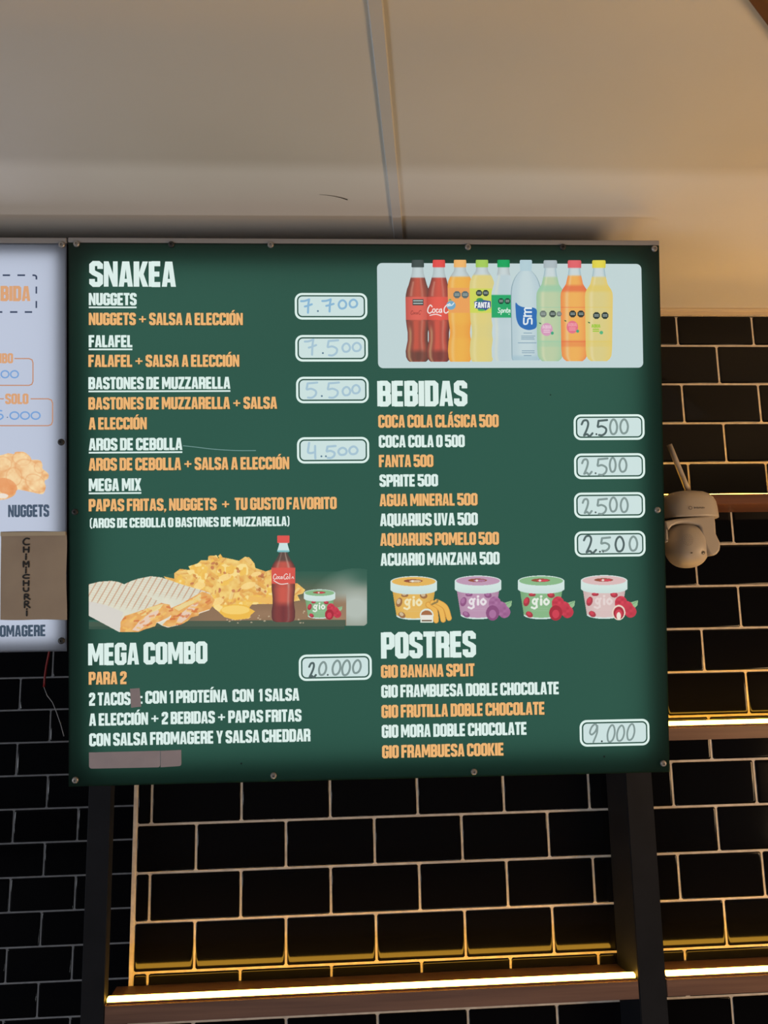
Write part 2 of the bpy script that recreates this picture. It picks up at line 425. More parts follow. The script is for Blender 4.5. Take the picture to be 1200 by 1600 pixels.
G = {
    'A': (.50, A_P), 'Á': (.50, A_P + [ACC(.25)]),
    'B': (.48, I_S + [('s', [(l_, t_), (r_ - k_ - .01, t_), (r_ - .01, t_ - k_), (r_ - .01, .52 + k_), (r_ - .05, .51), (l_, .51)], 0), ('s', [(l_, .51), (r_ - .05, .51), (r_, .49 - k_), (r_, b_ + k_), (r_ - k_, b_), (l_, b_)], 0)]),
    'C': (.48, [('s', [(r_, .64), (r_, t_ - k_), (r_ - k_, t_), (l_ + k_, t_), (l_, t_ - k_), (l_, b_ + k_), (l_ + k_, b_), (r_ - k_, b_), (r_, b_ + k_), (r_, .36)], 0)]),
    'D': (.48, [('s', [(l_, b_), (l_, t_), (r_ - k_, t_), (r_, t_ - k_), (r_, b_ + k_), (r_ - k_, b_)], 1)]),
    'E': (.42, E_S), 'F': (.41, E_S[:3]),
    'G': (.48, [('s', [(r_, .66), (r_, t_ - k_), (r_ - k_, t_), (l_ + k_, t_), (l_, t_ - k_), (l_, b_ + k_), (l_ + k_, b_), (r_ - k_, b_), (r_, b_ + k_), (r_, .46), (.25, .46)], 0)]),
    'H': (.48, I_S + [('s', [(r_, 0), (r_, 1)], 0), ('s', [(l_, .5), (r_, .5)], 0)]),
    'I': (.185, I_S), 'Í': (.185, I_S + [ACC(.0925)]),
    'K': (.50, I_S + [('p', [(.15, .42), (.31, 1), (.50, 1), (.345, .50), (.51, 0), (.31, 0), (.20, .40)], [])]),
    'L': (.38, [('s', [(l_, 0), (l_, 1)], 0), ('s', [(l_, b_), (.38, b_)], 0)]),
    'M': (.64, [('p', [(0, 0), (0, 1), (.20, 1), (.32, .52), (.44, 1), (.64, 1), (.64, 0), (.47, 0), (.47, .52), (.375, .16), (.265, .16), (.17, .52), (.17, 0)], [])]),
    'N': (.49, N_P),
    'O': (.48, [('s', RING, 1)]), 'Ó': (.48, [('s', RING, 1), ACC(.24)]), '0': (.48, [('s', RING, 1)]),
    'P': (.47, I_S + [P_B]),
    'Q': (.48, [('s', RING, 1), ('p', [(.22, .06), (.36, .06), (.50, -.12), (.36, -.14)], [])]),
    'R': (.48, I_S + [('s', [(l_, t_), (r_ - k_, t_), (r_, t_ - k_), (r_, .48 + k_), (r_ - .05, .46), (l_, .46)], 0), ('s', [(.22, .46), (r_ - .05, .46), (r_, .42 - k_), (r_, 0)], 0)]),
    'S': (.47, [('s', [(r_ - .01, .70), (r_ - .01, t_ - k_), (r_ - .01 - k_, t_), (l_ + k_, t_), (l_, t_ - k_), (l_, .60), (l_ + k_, .54), (r_ - .01 - k_, .46), (r_ - .01, .40), (r_ - .01, b_ + k_), (r_ - .01 - k_, b_), (l_ + k_, b_), (l_, b_ + k_), (l_, .30)], 0)]),
    'T': (.42, [('s', [(0, t_), (.42, t_)], 0), ('s', [(.21, 0), (.21, t_)], 0)]),
    'U': (.48, [('s', [(l_, 1), (l_, b_ + k_), (l_ + k_, b_), (r_ - k_, b_), (r_, b_ + k_), (r_, 1)], 0)]),
    'V': (.49, [('p', [(0, 1), (.175, 1), (.245, .30), (.315, 1), (.49, 1), (.35, 0), (.14, 0)], [])]),
    'X': (.49, [('p', [(0, 1), (.19, 1), (.49, 0), (.30, 0)], []), ('p', [(.30, 1), (.49, 1), (.19, 0), (0, 0)], [])]),
    'Y': (.49, [('p', [(0, 1), (.18, 1), (.245, .62), (.31, 1), (.49, 1), (.335, .42), (.335, 0), (.155, 0), (.155, .42)], [])]),
    'Z': (.44, [('s', [(0, t_), (.44, t_)], 0), ('s', [(0, b_), (.44, b_)], 0), ('p', [(.235, .86), (.44, .86), (.205, .14), (0, .14)], [])]),
    '1': (.27, [('p', [(0, .70), (0, .86), (.10, 1), (.27, 1), (.27, 0), (.09, 0), (.09, .76)], [])]),
    '2': (.46, [('s', [(l_, .66), (l_, t_ - k_), (l_ + k_, t_), (r_ - .02 - k_, t_), (r_ - .02, t_ - k_), (r_ - .02, .60), (l_ + .01, .27), (l_ + .01, b_), (.45, b_)], 0)]),
    '5': (.47, [('s', [(.44, t_), (l_, t_), (l_, .57), (r_ - k_, .57), (r_, .57 - k_), (r_, b_ + k_), (r_ - k_, b_), (l_ + k_, b_), (l_, b_ + k_), (l_, .30)], 0)]),
    '+': (.60, [('t', [(.04, .48), (.56, .48)], 0), ('t', [(.30, .22), (.30, .74)], 0)]),
    '(': (.26, [('t', [(.22, 1.04), (.10, .85), (.10, .15), (.22, -.06)], 0)]), ')': (.26, [('t', [(.04, 1.04), (.16, .85), (.16, .15), (.04, -.06)], 0)]),
    ',': (.18, [('p', [(.02, .16), (.17, .16), (.17, .02), (.06, -.14), (.02, -.14), (.05, 0), (.02, 0)], [])]),
    ':': (.18, [('p', [(.01, 0), (.01, .17), (.17, .17), (.17, 0)], []), ('p', [(.01, .45), (.01, .62), (.17, .62), (.17, .45)], [])]),
    '.': (.18, [('p', [(.01, 0), (.01, .17), (.17, .17), (.17, 0)], [])]),
}
GAP, SPACE = 0.036, 0.165


def text_shapes(pr, s, a0, a1, top, base, col, layer=3, skew=0.0):
    """write s with its left edge at a0, right edge at a1, caps between top and base (sheet mm, down)"""
    adv = []
    x = 0.0
    for ch in s:
        adv.append(x); x += SPACE if ch == ' ' else G[ch][0] + GAP
    tot = x - GAP; h = base - top; sx = (a1 - a0) / tot
    for ch, x0 in zip(s, adv):
        if ch == ' ': continue
        tf = lambda p: (a0 + (x0 + p[0]) * sx + skew * p[1] * h, base - p[1] * h)
        for kind, pts, extra in G[ch][1]:
            if kind == 'p':
                pr.poly([tf(p) for p in pts], col, layer, [[tf(p) for p in hh] for hh in extra])
            else:
                V_, Q_ = stroke(pts, S_ if kind == 's' else .125, bool(extra))
                pr.quads([tf(p) for p in V_], Q_, col, layer)


def rrect(a0, b0, a1, b1, r, n_=6):
    out = []
    for cx, cy, s0 in ((a1 - r, b0 + r, -90), (a1 - r, b1 - r, 0), (a0 + r, b1 - r, 90), (a0 + r, b0 + r, 180)):
        for i in range(n_ + 1):
            t = math.radians(s0 + 90 * i / n_); out.append((cx + r * math.cos(t), cy + r * math.sin(t)))
    return out


def disc(cx, cy, rx, ry=None, n_=20):
    ry = ry or rx
    return [(cx + rx * math.cos(2 * math.pi * i / n_), cy + ry * math.sin(2 * math.pi * i / n_)) for i in range(n_)]


def hand(pr, pts, w_, col, layer, closed=False, raw=False):
    P = pts if raw else smooth_path(pts, 6, closed)
    V_, Q_ = stroke(P, w_, closed); pr.quads(V_, Q_, col, layer)
    if not closed:
        for e in (P[0], P[-1]): pr.poly(disc(e[0], e[1], w_ / 2, n_=10), col, layer)


DIG = {
    '0': ([[(.5, 1), (.18, .82), (.04, .45), (.2, .08), (.5, 0), (.82, .14), (.96, .5), (.8, .86)]], True),
    '2': ([[(.02, .74), (.2, .96), (.5, .98), (.62, .78), (.5, .45), (.22, .05)], [(.22, .05), (.5, .12), (.72, .0), (1., .18)]], False),
    '5': ([[(.95, 1.0), (.5, .97), (.16, .95)], [(.16, .95), (.12, .76), (.1, .56), (.45, .6), (.82, .45), (.8, .2), (.5, .02), (.18, .03)]], False),
    '7': ([[(0, .84), (.35, .86), (.74, .97)], [(.74, .97), (.66, .6), (.62, .02)], [(.34, .46), (.62, .52), (.98, .62)]], False),
    '4': ([[(.12, 1), (.06, .7), (.02, .34), (.3, .28), (.62, .34)], [(.66, .78), (.66, .3), (.68, -.1)]], False),
    '9': ([[(.85, .8), (.6, 1), (.2, .85), (.05, .55), (.3, .42), (.7, .6), (.86, .9)], [(.86, .9), (.9, .5), (.6, .0)]], False),
}


def digit(pr, ch, a, b, w_, h, sw, col, layer, slant=0.0):
    """(a, b) lower left corner"""
    strokes, closed = DIG[ch]
    for st in strokes:
        hand(pr, [(a + p[0] * w_ + slant * p[1] * h, b - p[1] * h) for p in st], sw, col, layer, closed)


# small raster painter for the printed food photographs: a fine vertex grid with one printed colour per vertex
class Raster:
    def __init__(s, x0, y0, x1, y1, step=0.7):
        xs = np.arange(x0, x1 + step * .5, step); ys = np.arange(y0, y1 + step * .5, step)
        s.X, s.Y = np.meshgrid(xs, ys); s.C = np.zeros(s.X.shape + (3,)); s.M = np.zeros(s.X.shape, bool)

    def inside(s, poly):
        X, Y = s.X, s.Y; r = np.zeros(X.shape, bool); n_ = len(poly)
        for i in range(n_):
            xa, ya = poly[i]; xb, yb = poly[(i + 1) % n_]
            if ya == yb: continue
            c = ((ya > Y) != (yb > Y)) & (X < (xb - xa) * (Y - ya) / (yb - ya) + xa)
            r ^= c
        return r

    def ell(s, cx, cy, rx, ry, rot=0.0):
        c, q = math.cos(rot), math.sin(rot); dx, dy = s.X - cx, s.Y - cy
        return np.sqrt(((dx * c + dy * q) / rx) ** 2 + ((-dx * q + dy * c) / ry) ** 2)

    def put(s, mask, col, alpha=1.0, add=True):
        a = np.asarray(mask, float) * alpha
        col = np.asarray(col, float)
        s.C += (col - s.C) * a[..., None]
        if add: s.M |= (np.asarray(mask, float) > 0.5)

    def noise(s, scale, seed):
        rg = np.random.default_rng(seed); X = (s.X - s.X.min()) / scale; Y = (s.Y - s.Y.min()) / scale
        g = rg.random((int(Y.max()) + 3, int(X.max()) + 3)); xi, yi = X.astype(int), Y.astype(int); fx, fy = X - xi, Y - yi
        fx = fx * fx * (3 - 2 * fx); fy = fy * fy * (3 - 2 * fy)
        return (g[yi, xi] * (1 - fx) + g[yi, xi + 1] * fx) * (1 - fy) + (g[yi + 1, xi] * (1 - fx) + g[yi + 1, xi + 1] * fx) * fy

    def line(s, pts, w_):
        m_ = np.zeros(s.X.shape, bool)
        for (xa, ya), (xb, yb) in zip(pts[:-1], pts[1:]):
            dx, dy = xb - xa, yb - ya; L2 = dx * dx + dy * dy + 1e-9
            t = np.clip(((s.X - xa) * dx + (s.Y - ya) * dy) / L2, 0, 1)
            m_ |= (s.X - xa - t * dx) ** 2 + (s.Y - ya - t * dy) ** 2 < (w_ / 2) ** 2
        return m_

    def build(s, name, root, parent, layer):
        a0, b0 = root['a0'], root['b0']
        W_ = HM[6] * s.X + HM[7] * s.Y + 1
        A = (HM[0] * s.X + HM[1] * s.Y + HM[2]) / W_; B = (HM[3] * s.X + HM[4] * s.Y + HM[5]) / W_
        m_ = s.M; q = m_[:-1, :-1] & m_[1:, :-1] & m_[:-1, 1:] & m_[1:, 1:]
        idx = -np.ones(m_.shape, int); used = np.zeros(m_.shape, bool)
        used[:-1, :-1] |= q; used[1:, :-1] |= q; used[:-1, 1:] |= q; used[1:, 1:] |= q
        idx[used] = np.arange(used.sum())
        V_ = np.stack([(A[used] - a0) / 1000, np.full(used.sum(), -layer * LAY), (b0 - B[used]) / 1000], 1)
        i, j = np.nonzero(q)
        Q_ = np.stack([idx[i + 1, j], idx[i + 1, j + 1], idx[i, j + 1], idx[i, j]], 1)
        me = bpy.data.meshes.new(name)
        me.vertices.add(len(V_)); me.vertices.foreach_set('co', V_.astype(np.float32).ravel())
        me.loops.add(Q_.size); me.loops.foreach_set('vertex_index', Q_.astype(np.int32).ravel())
        me.polygons.add(len(Q_)); me.polygons.foreach_set('loop_start', (np.arange(len(Q_)) * 4).astype(np.int32))
        at = me.color_attributes.new('Col', 'FLOAT_COLOR', 'POINT')
        c4 = np.ones((len(V_), 4), np.float32); c4[:, :3] = lin_np(s.C[used]); at.data.foreach_set('color', c4.ravel())
        me.materials.append(M_print); me.update(calc_edges=True); me.validate()
        return link(bpy.data.objects.new(name, me), parent)


def ss(e0, e1, x):
    t = np.clip((x - e0) / (e1 - e0), 0, 1); return t * t * (3 - 2 * t)


# ------------------------------------------------------------------ the green menu sign
DEPTH = 0.128


def lightbox(root, a0, b0, a1, b1, top_lip, side_mat, panel_mat, lip_mat, level, inset, power_k, gap=0.026):
    """tray, lit sheet and the lamp inside, all in the root's frame (sheet mm)"""
    ra, rb = root['a0'], root['b0']
    x0, x1 = (a0 - ra) / 1000, (a1 - ra) / 1000; z0, z1 = (rb - b1) / 1000, (rb - b0) / 1000
    bm = bmesh.new(); t = 0.003
    add_box(bm, x0, x0 + t, 0.0006, DEPTH, z0, z1); add_box(bm, x1 - t, x1, 0.0006, DEPTH, z0, z1)
    add_box(bm, x0 + t, x1 - t, 0.0006, DEPTH, z0, z0 + t)
    add_box(bm, x0 + t, x1 - t, DEPTH - t, DEPTH, z0 + t, z1); add_box(bm, x0 + t, x1 - t, 0.0006, DEPTH - t, z1 - t, z1)
    bm_obj('housing', bm, side_mat, root)
    box_obj('top_rail', x0, x1, -0.0014, DEPTH, z1 + .0002, z1 + top_lip / 1000, lip_mat, root, 0.0012)['label'] = 'plain grey rail along the top edge'
    me = mesh('face_panel', [(x0, 0, z0), (x1, 0, z0), (x1, 0, z1), (x0, 0, z1)], [(0, 1, 2, 3)], panel_mat, root)
    sx, sz = x1 - x0 - 2 * inset, z1 - z0 - 2 * inset
    lt = bpy.data.lights.new('tray_lamp', 'AREA'); lt.shape = 'RECTANGLE'; lt.size = sx; lt.size_y = sz
    lt.energy = power_k * sx * sz; lt.color = (1, 1, 1)
    o = bpy.data.objects.new('tray_lamp', lt); sc.collection.objects.link(o); o.parent = root
    o.location = ((x0 + x1) / 2, gap, (z0 + z1) / 2); o.rotation_euler = (-math.pi / 2, 0, 0)
    return me


def screw(root, px, py, dark=False, r=4.6):
    a, b = mm(px, py); x, z = (a - root['a0']) / 1000, (root['b0'] - b) / 1000
    bm = bmesh.new(); prof = [(0.35, .0034), (0.75, .0031), (0.93, .0022), (1.0, .0008), (1.0, 0)]; n_ = 16; rings = []
    for k, h in prof:
        rings.append([bm.verts.new((x + k * r / 1000 * math.cos(2 * math.pi * i / n_), -h - .0003, z + k * r / 1000 * math.sin(2 * math.pi * i / n_))) for i in range(n_)])
    for a_, b2 in zip(rings[:-1], rings[1:]):
        for i in range(n_): bm.faces.new((a_[i], a_[(i + 1) % n_], b2[(i + 1) % n_], b2[i]))
    inner = [bm.verts.new((v.co.x, v.co.y + .0012, v.co.z)) for v in rings[0]]
    for i in range(n_): bm.faces.new((inner[i], inner[(i + 1) % n_], rings[0][(i + 1) % n_], rings[0][i]))
    bm.faces.new(inner)
    o = bm_obj('screw', bm, M_screw_dark if dark else M_screw, root)
    if dark: o['label'] = 'dark empty looking screw'
    return o


WHITE, ORANGE = (222, 241, 236), (238, 182, 118)
GREEN_INK = (40, 78, 66)
sign = sign_root('menu_sign', SW * 500, SH * 1000)
tag(sign, 'large dark green lit menu board with white and orange lettering, hung under the ceiling', 'menu sign', 'lit menu boards')
lightbox(sign, 0, 0.3, SW * 1000, SH * 1000, 7.2, M_house, M_green, M_rail, 1.0, 0.029, 3.3, gap=0.021)

TEXT = [  # words, left, right, cap top, baseline (measured at the left end), colour, underline, kind
    ('SNAKEA', 140, 275, 408.5, 448, WHITE, 0, 'heading'),
    ('NUGGETS', 139, 213.5, 458, 477, WHITE, 1, 'dish_name'),
    ('NUGGETS + SALSA A ELECCIÓN', 139, 379.5, 489, 508, ORANGE, 0, 'menu_line'),
    ('FALAFEL', 139, 207, 524, 542.7, WHITE, 1, 'dish_name'),
    ('FALAFEL + SALSA A ELECCIÓN', 138.5, 374, 554.7, 573.5, ORANGE, 0, 'menu_line'),
    ('BASTONES DE MUZZARELLA', 138.5, 360, 589.5, 608.3, WHITE, 1, 'dish_name'),
    ('BASTONES DE MUZZARELLA + SALSA', 138.5, 433, 621, 640, ORANGE, 0, 'menu_line'),
    ('A ELECCIÓN', 139, 229.5, 652.5, 671.3, ORANGE, 0, 'menu_line'),
    ('AROS DE CEBOLLA', 139, 285, 685, 704, WHITE, 1, 'dish_name'),
    ('AROS DE CEBOLLA + SALSA A ELECCIÓN', 139, 452, 716, 735.5, ORANGE, 0, 'menu_line'),
    ('MEGA MIX', 139, 221, 748, 767.5, WHITE, 1, 'dish_name'),
    ('PAPAS FRITAS, NUGGETS  +  TU GUSTO FAVORITO', 139, 526, 780, 799, ORANGE, 0, 'menu_line'),
    ('(AROS DE CEBOLLA O BASTONES DE MUZZARELLA)', 140, 453, 810, 825, WHITE, 0, 'menu_line'),
    ('MEGA COMBO', 138, 324, 1005.5, 1039.5, WHITE, 0, 'heading'),
    ('PARA 2', 139, 198, 1050, 1069.7, ORANGE, 0, 'menu_line'),
    ('2 TACOS', 139.4, 204, 1082.5, 1102.5, WHITE, 0, 'menu_line'),
    (': CON 1 PROTEÍNA  CON  1 SALSA', 219, 467.7, 1080, 1099.5, WHITE, 0, 'menu_line'),
    ('A ELECCIÓN + 2 BEBIDAS + PAPAS FRITAS', 139.5, 471, 1114.8, 1134, WHITE, 0, 'menu_line'),
    ('CON SALSA FROMAGERE Y SALSA CHEDDAR', 139.8, 485, 1146, 1165.8, WHITE, 0, 'menu_line'),
    ('BEBIDAS', 589.6, 730, 595.5, 635, WHITE, 0, 'heading'),
    ('COCA COLA CLÁSICA 500', 591, 779, 648.6, 668.3, ORANGE, 0, 'menu_line'),
    ('COCA COLA 0 500', 591.8, 726, 680.3, 699.3, WHITE, 0, 'menu_line'),
    ('FANTA 500', 592, 677, 711, 730, ORANGE, 0, 'menu_line'),
    ('SPRITE 500', 593, 684.3, 741.7, 760.5, WHITE, 0, 'menu_line'),
    ('AGUA MINERAL 500', 593, 746, 772, 791, ORANGE, 0, 'menu_line'),
    ('AQUARIUS UVA 500', 593.7, 746.4, 802.6, 822, WHITE, 0, 'menu_line'),
    ('AQUARUIS POMELO 500', 593.9, 779.5, 833.3, 852.8, ORANGE, 0, 'menu_line'),
    ('ACUARIO MANZANA 500', 594.5, 780.5, 864.6, 884, WHITE, 0, 'menu_line'),
    ('POSTRES', 595.3, 743.5, 988.3, 1029, WHITE, 0, 'heading'),
    ('GIO BANANA SPLIT', 595.3, 741.5, 1039.3, 1059, ORANGE, 0, 'menu_line'),
    ('GIO FRAMBUESA DOBLE CHOCOLATE', 595.7, 873.4, 1070.5, 1090, WHITE, 0, 'menu_line'),
    ('GIO FRUTILLA DOBLE CHOCOLATE', 596, 851, 1101.7, 1121.6, ORANGE, 0, 'menu_line'),
    ('GIO MORA DOBLE CHOCOLATE', 596.5, 823, 1132.8, 1152.7, WHITE, 0, 'menu_line'),
    ('GIO FRAMBUESA COOKIE', 597, 787, 1164.7, 1184.5, ORANGE, 0, 'menu_line'),
]
for words, x0, x1, yt, yb, col, under, kind in TEXT:
    pr = Print()
    a0, bt_ = mm(x0, yt); _, bb = mm(x0, yb); a1, _ = mm(x1, yb - (x1 - x0) * .012)
    if col is ORANGE:                                     # thin dark outline under the orange lettering
        text_shapes(pr, words, a0 + .7, a1 + .7, bt_ + .7, bb + .7, (70, 70, 45), 2)
    text_shapes(pr, words, a0, a1, bt_, bb, col, 3)
    if under:
        u0 = bb + 2.0; pr.poly([(a0, u0), (a1, u0), (a1, u0 + 2.3), (a0, u0 + 2.3)], col, 3)
    o = pr.build(kind, sign)
    o['label'] = ('orange' if col is ORANGE else 'white') + ' lettering reading ' + words.replace('  ', ' ').strip(': ')

# price boxes: outer line, green gap, pale field; the handwriting is a sub-part
BLUE, BLUE2, INK, INK2 = (140, 184, 214), (168, 198, 214), (84, 102, 102), (132, 152, 150)
PRICES = [  # box corners, field colour, strokes (digit, x, width, colour, size, baseline lift), stroke width, slant
    ((460.7, 458, 574, 499.5), [('7', 10, 17, BLUE, 22, 10), ('.', 36, 0, BLUE, 0, 13), ('7', 43, 18, BLUE, 20, 12), ('0', 68, 13, BLUE, 13, 17), ('0', 85, 13, BLUE, 12, 19)], 2.8, 0),
    ((461.5, 523.6, 575, 565), [('7', 15, 18, BLUE2, 25, 10), ('.', 43, 0, BLUE, 0, 13), ('5', 49, 19, BLUE2, 24, 9), ('0', 73, 13, BLUE2, 13, 15), ('0', 89, 14, BLUE2, 13, 16)], 2.8, 0),
    ((462.8, 588.7, 576.2, 630), [('5', 15, 19, BLUE2, 24, 8), ('.', 40, 0, BLUE, 0, 11), ('5', 48, 20, BLUE2, 24, 8), ('0', 72, 13, BLUE2, 13, 12), ('0', 87, 13, BLUE2, 13, 15)], 2.8, 0),
    ((464.2, 683, 577, 724), [('4', 17, 17, BLUE2, 22, 10), ('.', 38, 0, BLUE, 0, 11), ('.', 45, 0, BLUE, 0, 11), ('5', 45, 16, BLUE2, 19, 8), ('0', 64, 14, BLUE2, 11, 13), ('0', 81, 14, BLUE2, 12, 14)], 3.0, 0),
    ((467, 1022, 581, 1063), [('2', 14, 12, INK, 23, 5), ('0', 30, 12, INK2, 20, 9), ('.', 45, 0, INK2, 0, 9), ('0', 51, 13, INK2, 22, 9), ('0', 66, 13, INK2, 23, 8), ('0', 83, 13, INK2, 20, 11)], 2.3, .12),
    ((896.3, 647.5, 1007, 687.5), [('2', 12, 17, INK, 25, 6), ('.', 35, 0, INK, 0, 9), ('5', 36, 17, INK, 24, 7), ('0', 56, 12, INK2, 23, 9), ('0', 72, 13, INK2, 22, 10)], 2.4, 0),
    ((897, 708.4, 1007.8, 748.4), [('2', 12, 15, INK2, 24, 7), ('.', 33, 0, INK2, 0, 9), ('5', 35, 18, INK2, 26, 6), ('0', 55, 10, INK2, 22, 11), ('0', 70, 12, INK2, 21, 11)], 2.3, 0),
    ((897, 769.4, 1007.8, 809.4), [('2', 13, 14, INK2, 23, 7), ('.', 33, 0, INK2, 0, 9), ('5', 35, 17, INK2, 24, 6), ('0', 55, 12, INK2, 22, 10), ('0', 72, 12, INK2, 22, 9)], 2.3, 0),
    ((897.8, 829.8, 1008.5, 869.8), [('2', 14, 19, INK, 27, 6), ('.', 39, 0, INK, 0, 8), ('.', 44, 0, INK2, 0, 8), ('5', 40, 16, INK2, 21, 9), ('0', 63, 14, INK, 23, 8), ('0', 85, 13, INK2, 22, 9)], 2.4, 0),
    ((905.7, 1124, 1014.7, 1165.5), [('9', 13, 13, INK2, 28, 7), ('.', 34, 0, INK, 0, 8), ('0', 41, 12, INK2, 26, 7), ('0', 56, 12, INK2, 24, 8), ('0', 72, 12, INK2, 25, 9)], 1.9, .14),
]
PRICE_TXT = ['7.700', '7.500', '5.500', '4.500', '20.000', '2.500', '2.500', '2.500', '2.500', '9.000']
PLACE = ['beside the white word NUGGETS', 'beside the white word FALAFEL', 'beside the word BASTONES', 'beside AROS DE CEBOLLA', 'beside MEGA COMBO', 'beside COCA COLA CLÁSICA', 'beside FANTA 500', 'beside AGUA MINERAL', 'beside AQUARUIS POMELO', 'beside the dessert list']
for (rc, strokes, sw_, slant), txt, plc in zip(PRICES, PRICE_TXT, PLACE):
    xa, ya, xb, yb = rc; cxp, cyp = (xa + xb) / 2, (ya + yb) / 2
    ca, cb = mm(cxp, cyp); hw = (mm(xb, cyp)[0] - mm(xa, cyp)[0]) / 2; hh = (mm(cxp, yb)[1] - mm(cxp, ya)[1]) / 2
    pr = Print()
    pr.poly(rrect(ca - hw, cb - hh, ca + hw, cb + hh, 10.5), (222, 243, 238), 2)
    pr.poly(rrect(ca - hw + 3.2, cb - hh + 3.2, ca + hw - 3.2, cb + hh - 3.2, 7.6), GREEN_INK, 3)
    pr.poly(rrect(ca - hw + 5.2, cb - hh + 5.2, ca + hw - 5.2, cb + hh - 5.2, 5.8), (206, 228, 227), 4)
    bx = pr.build('price_box', sign); bx['label'] = 'white rounded price field ' + plc
    hp = Print(); sA = hw * 2 / (xb - xa); sB = hh * 2 / (yb - ya)
    for ch, x, w_, col, h, lift in strokes:
        a = ca - hw + x * sA; b = cb + hh - lift * sB
        if ch == '.': hp.poly(disc(a, b, 1.4), tuple(int(v * .7) for v in col), 6)
        else:
            digit(hp, ch, a, b, w_ * sA, h * sB, sw_ + (.7 if col in (INK, INK2) else .2), col, 5, slant)
    hw_o = hp.build('handwritten_price', sign, bx); hw_o['label'] = 'handwritten marker price ' + txt

# ------------------------------------------------------------------ printed drinks picture
pr = Print()
a0, b0 = mm(589, 411); a1, b1 = mm(1005, 574.5)
pr.poly(rrect(a0, b0, a1, b1, 7.5), (194, 214, 216), 1)
drinks = pr.build('drinks_picture', sign); drinks['label'] = 'pale rounded picture with nine bottles'


def lathe_print(name, cx, prof, paint, parent, layer, label, extra=None, nu=26, dy=0.8, cut=None):
    """one printed bottle: outline from (y, half width) pairs, colour from paint(u, y)"""
    ys = np.arange(prof[0][0], prof[-1][0] + .01, dy)
    hw = np.interp(ys, [p[0] for p in prof], [p[1] for p in prof])
    us = np.linspace(-1, 1, nu); V_, C_ = [], []
    a_, b2 = sign['a0'], sign['b0']
    U, Yg = np.meshgrid(us, ys)
    C = paint(U, Yg)
    for i, y in enumerate(ys):
        for j, u in enumerate(us):
            a, b = mm(cx + u * hw[i], y); V_.append(((a - a_) / 1000, -layer * LAY, (b2 - b) / 1000)); C_.append(C[i, j])
    Fq = [(i * nu + j, (i + 1) * nu + j, (i + 1) * nu + j + 1, i * nu + j + 1) for i in range(len(ys) - 1) for j in range(nu - 1)]
    o = mesh(name, V_, Fq, M_print, parent, cols=lin_np(np.array(C_)))
    o['label'] = label
    return o


def mixc(c1, c2, t): return np.asarray(c1, float) * (1 - t[..., None]) + np.asarray(c2, float) * t[..., None]


def band(Y, y0, y1, s=.8): return ss(y0 - s, y0 + s, Y) * (1 - ss(y1 - s, y1 + s, Y))


def over(C, col, m_): return C * (1 - m_[..., None]) + np.asarray(col, float) * m_[..., None]


def cap_paint(C, U, Y, cap, y1=418):
    m_ = 1 - ss(y1 - .5, y1 + .5, Y)
    return over(C, cap, m_) + (0.0 - 16.0 * (np.abs(U) ** 3) * m_)[..., None]


def cola(cap, label, liquid, dark, label_y=(464, 500)):
    def f(U, Y):
        C = mixc((196, 212, 214), (172, 186, 188), np.abs(U) ** 2)
        body = ss(433, 435, Y)
        lc = mixc(liquid, dark, np.clip(np.abs(U) ** 1.6 * .9 + .18 * np.sin(U * 9) * (Y > 502), 0, 1))
        lc = over(lc, (214, 170, 150), .5 * np.exp(-((U + .55) / .10) ** 2) * band(Y, 440, 463) + .35 * np.exp(-((U - .38) / .10) ** 2))
        lc = over(lc, dark, band(Y, 548, 566, 5) * (1 - np.abs(U) * .5) * .85)
        lc = over(lc, (196, 160, 120), .7 * np.exp(-((U + .72) / .12) ** 2) * ss(505, 520, Y))
        C = over(C, lc, body) if False else C * (1 - body[..., None]) + lc * body[..., None]
        lb = band(Y, *label_y); C = C * (1 - lb[..., None]) + mixc(label, tuple(v * .86 for v in label), np.abs(U) ** 2) * lb[..., None]
        return cap_paint(C, U, Y, cap)
    return f


COLA_P = [(406.2, 8.8), (408, 9.6), (417.8, 9.8), (418, 8.4), (427, 9.2), (434, 11.2), (445, 14.2), (452, 16.9), (460, 18.6), (466, 19.2), (500, 18.6), (510, 17.4), (520, 15.8), (532, 15.8), (542, 17.8), (549, 19.0), (558, 18.2), (563, 15.6), (566, 12.0)]
FANTA_P = [(406.2, 9.0), (408, 9.7), (417.6, 9.7), (418, 8.8), (424, 9.8), (428, 12.6), (433, 15.8), (440, 18.6), (448, 19.4), (488, 18.6), (500, 18.0), (512, 16.2), (520, 15.6), (526, 16.2), (534, 18.0), (548, 18.9), (558, 18.0), (563, 16.6), (566, 14.5)]
SPRITE_P = [(406.2, 9.0), (408, 9.7), (417.8, 9.7), (418, 8.6), (426, 9.4), (436, 12.2), (446, 15.6), (456, 18.4), (462, 19.0), (500, 18.6), (512, 16.6), (530, 16.6), (545, 18.6), (558, 18.0), (565, 14.5)]
SM_P = [(406.4, 8.4), (408, 9.6), (415, 9.4), (423.5, 8.6), (426, 11), (430, 14.6), (435, 17.8), (441, 20.4), (448, 22.4), (456, 23.4), (470, 23.6), (540, 22.4), (560, 22.2), (563.5, 20.6)]
AQ_P = [(407, 9.4), (409, 10.6), (419, 10.4), (419.5, 8.8), (428, 9.8), (436, 11.6), (444, 13.4), (448, 15.8), (453, 19.2), (458, 21.2), (464, 21.8), (490, 21.4), (530, 20.8), (545, 20.6), (556, 19.6), (561, 17.0), (565, 12.0)]


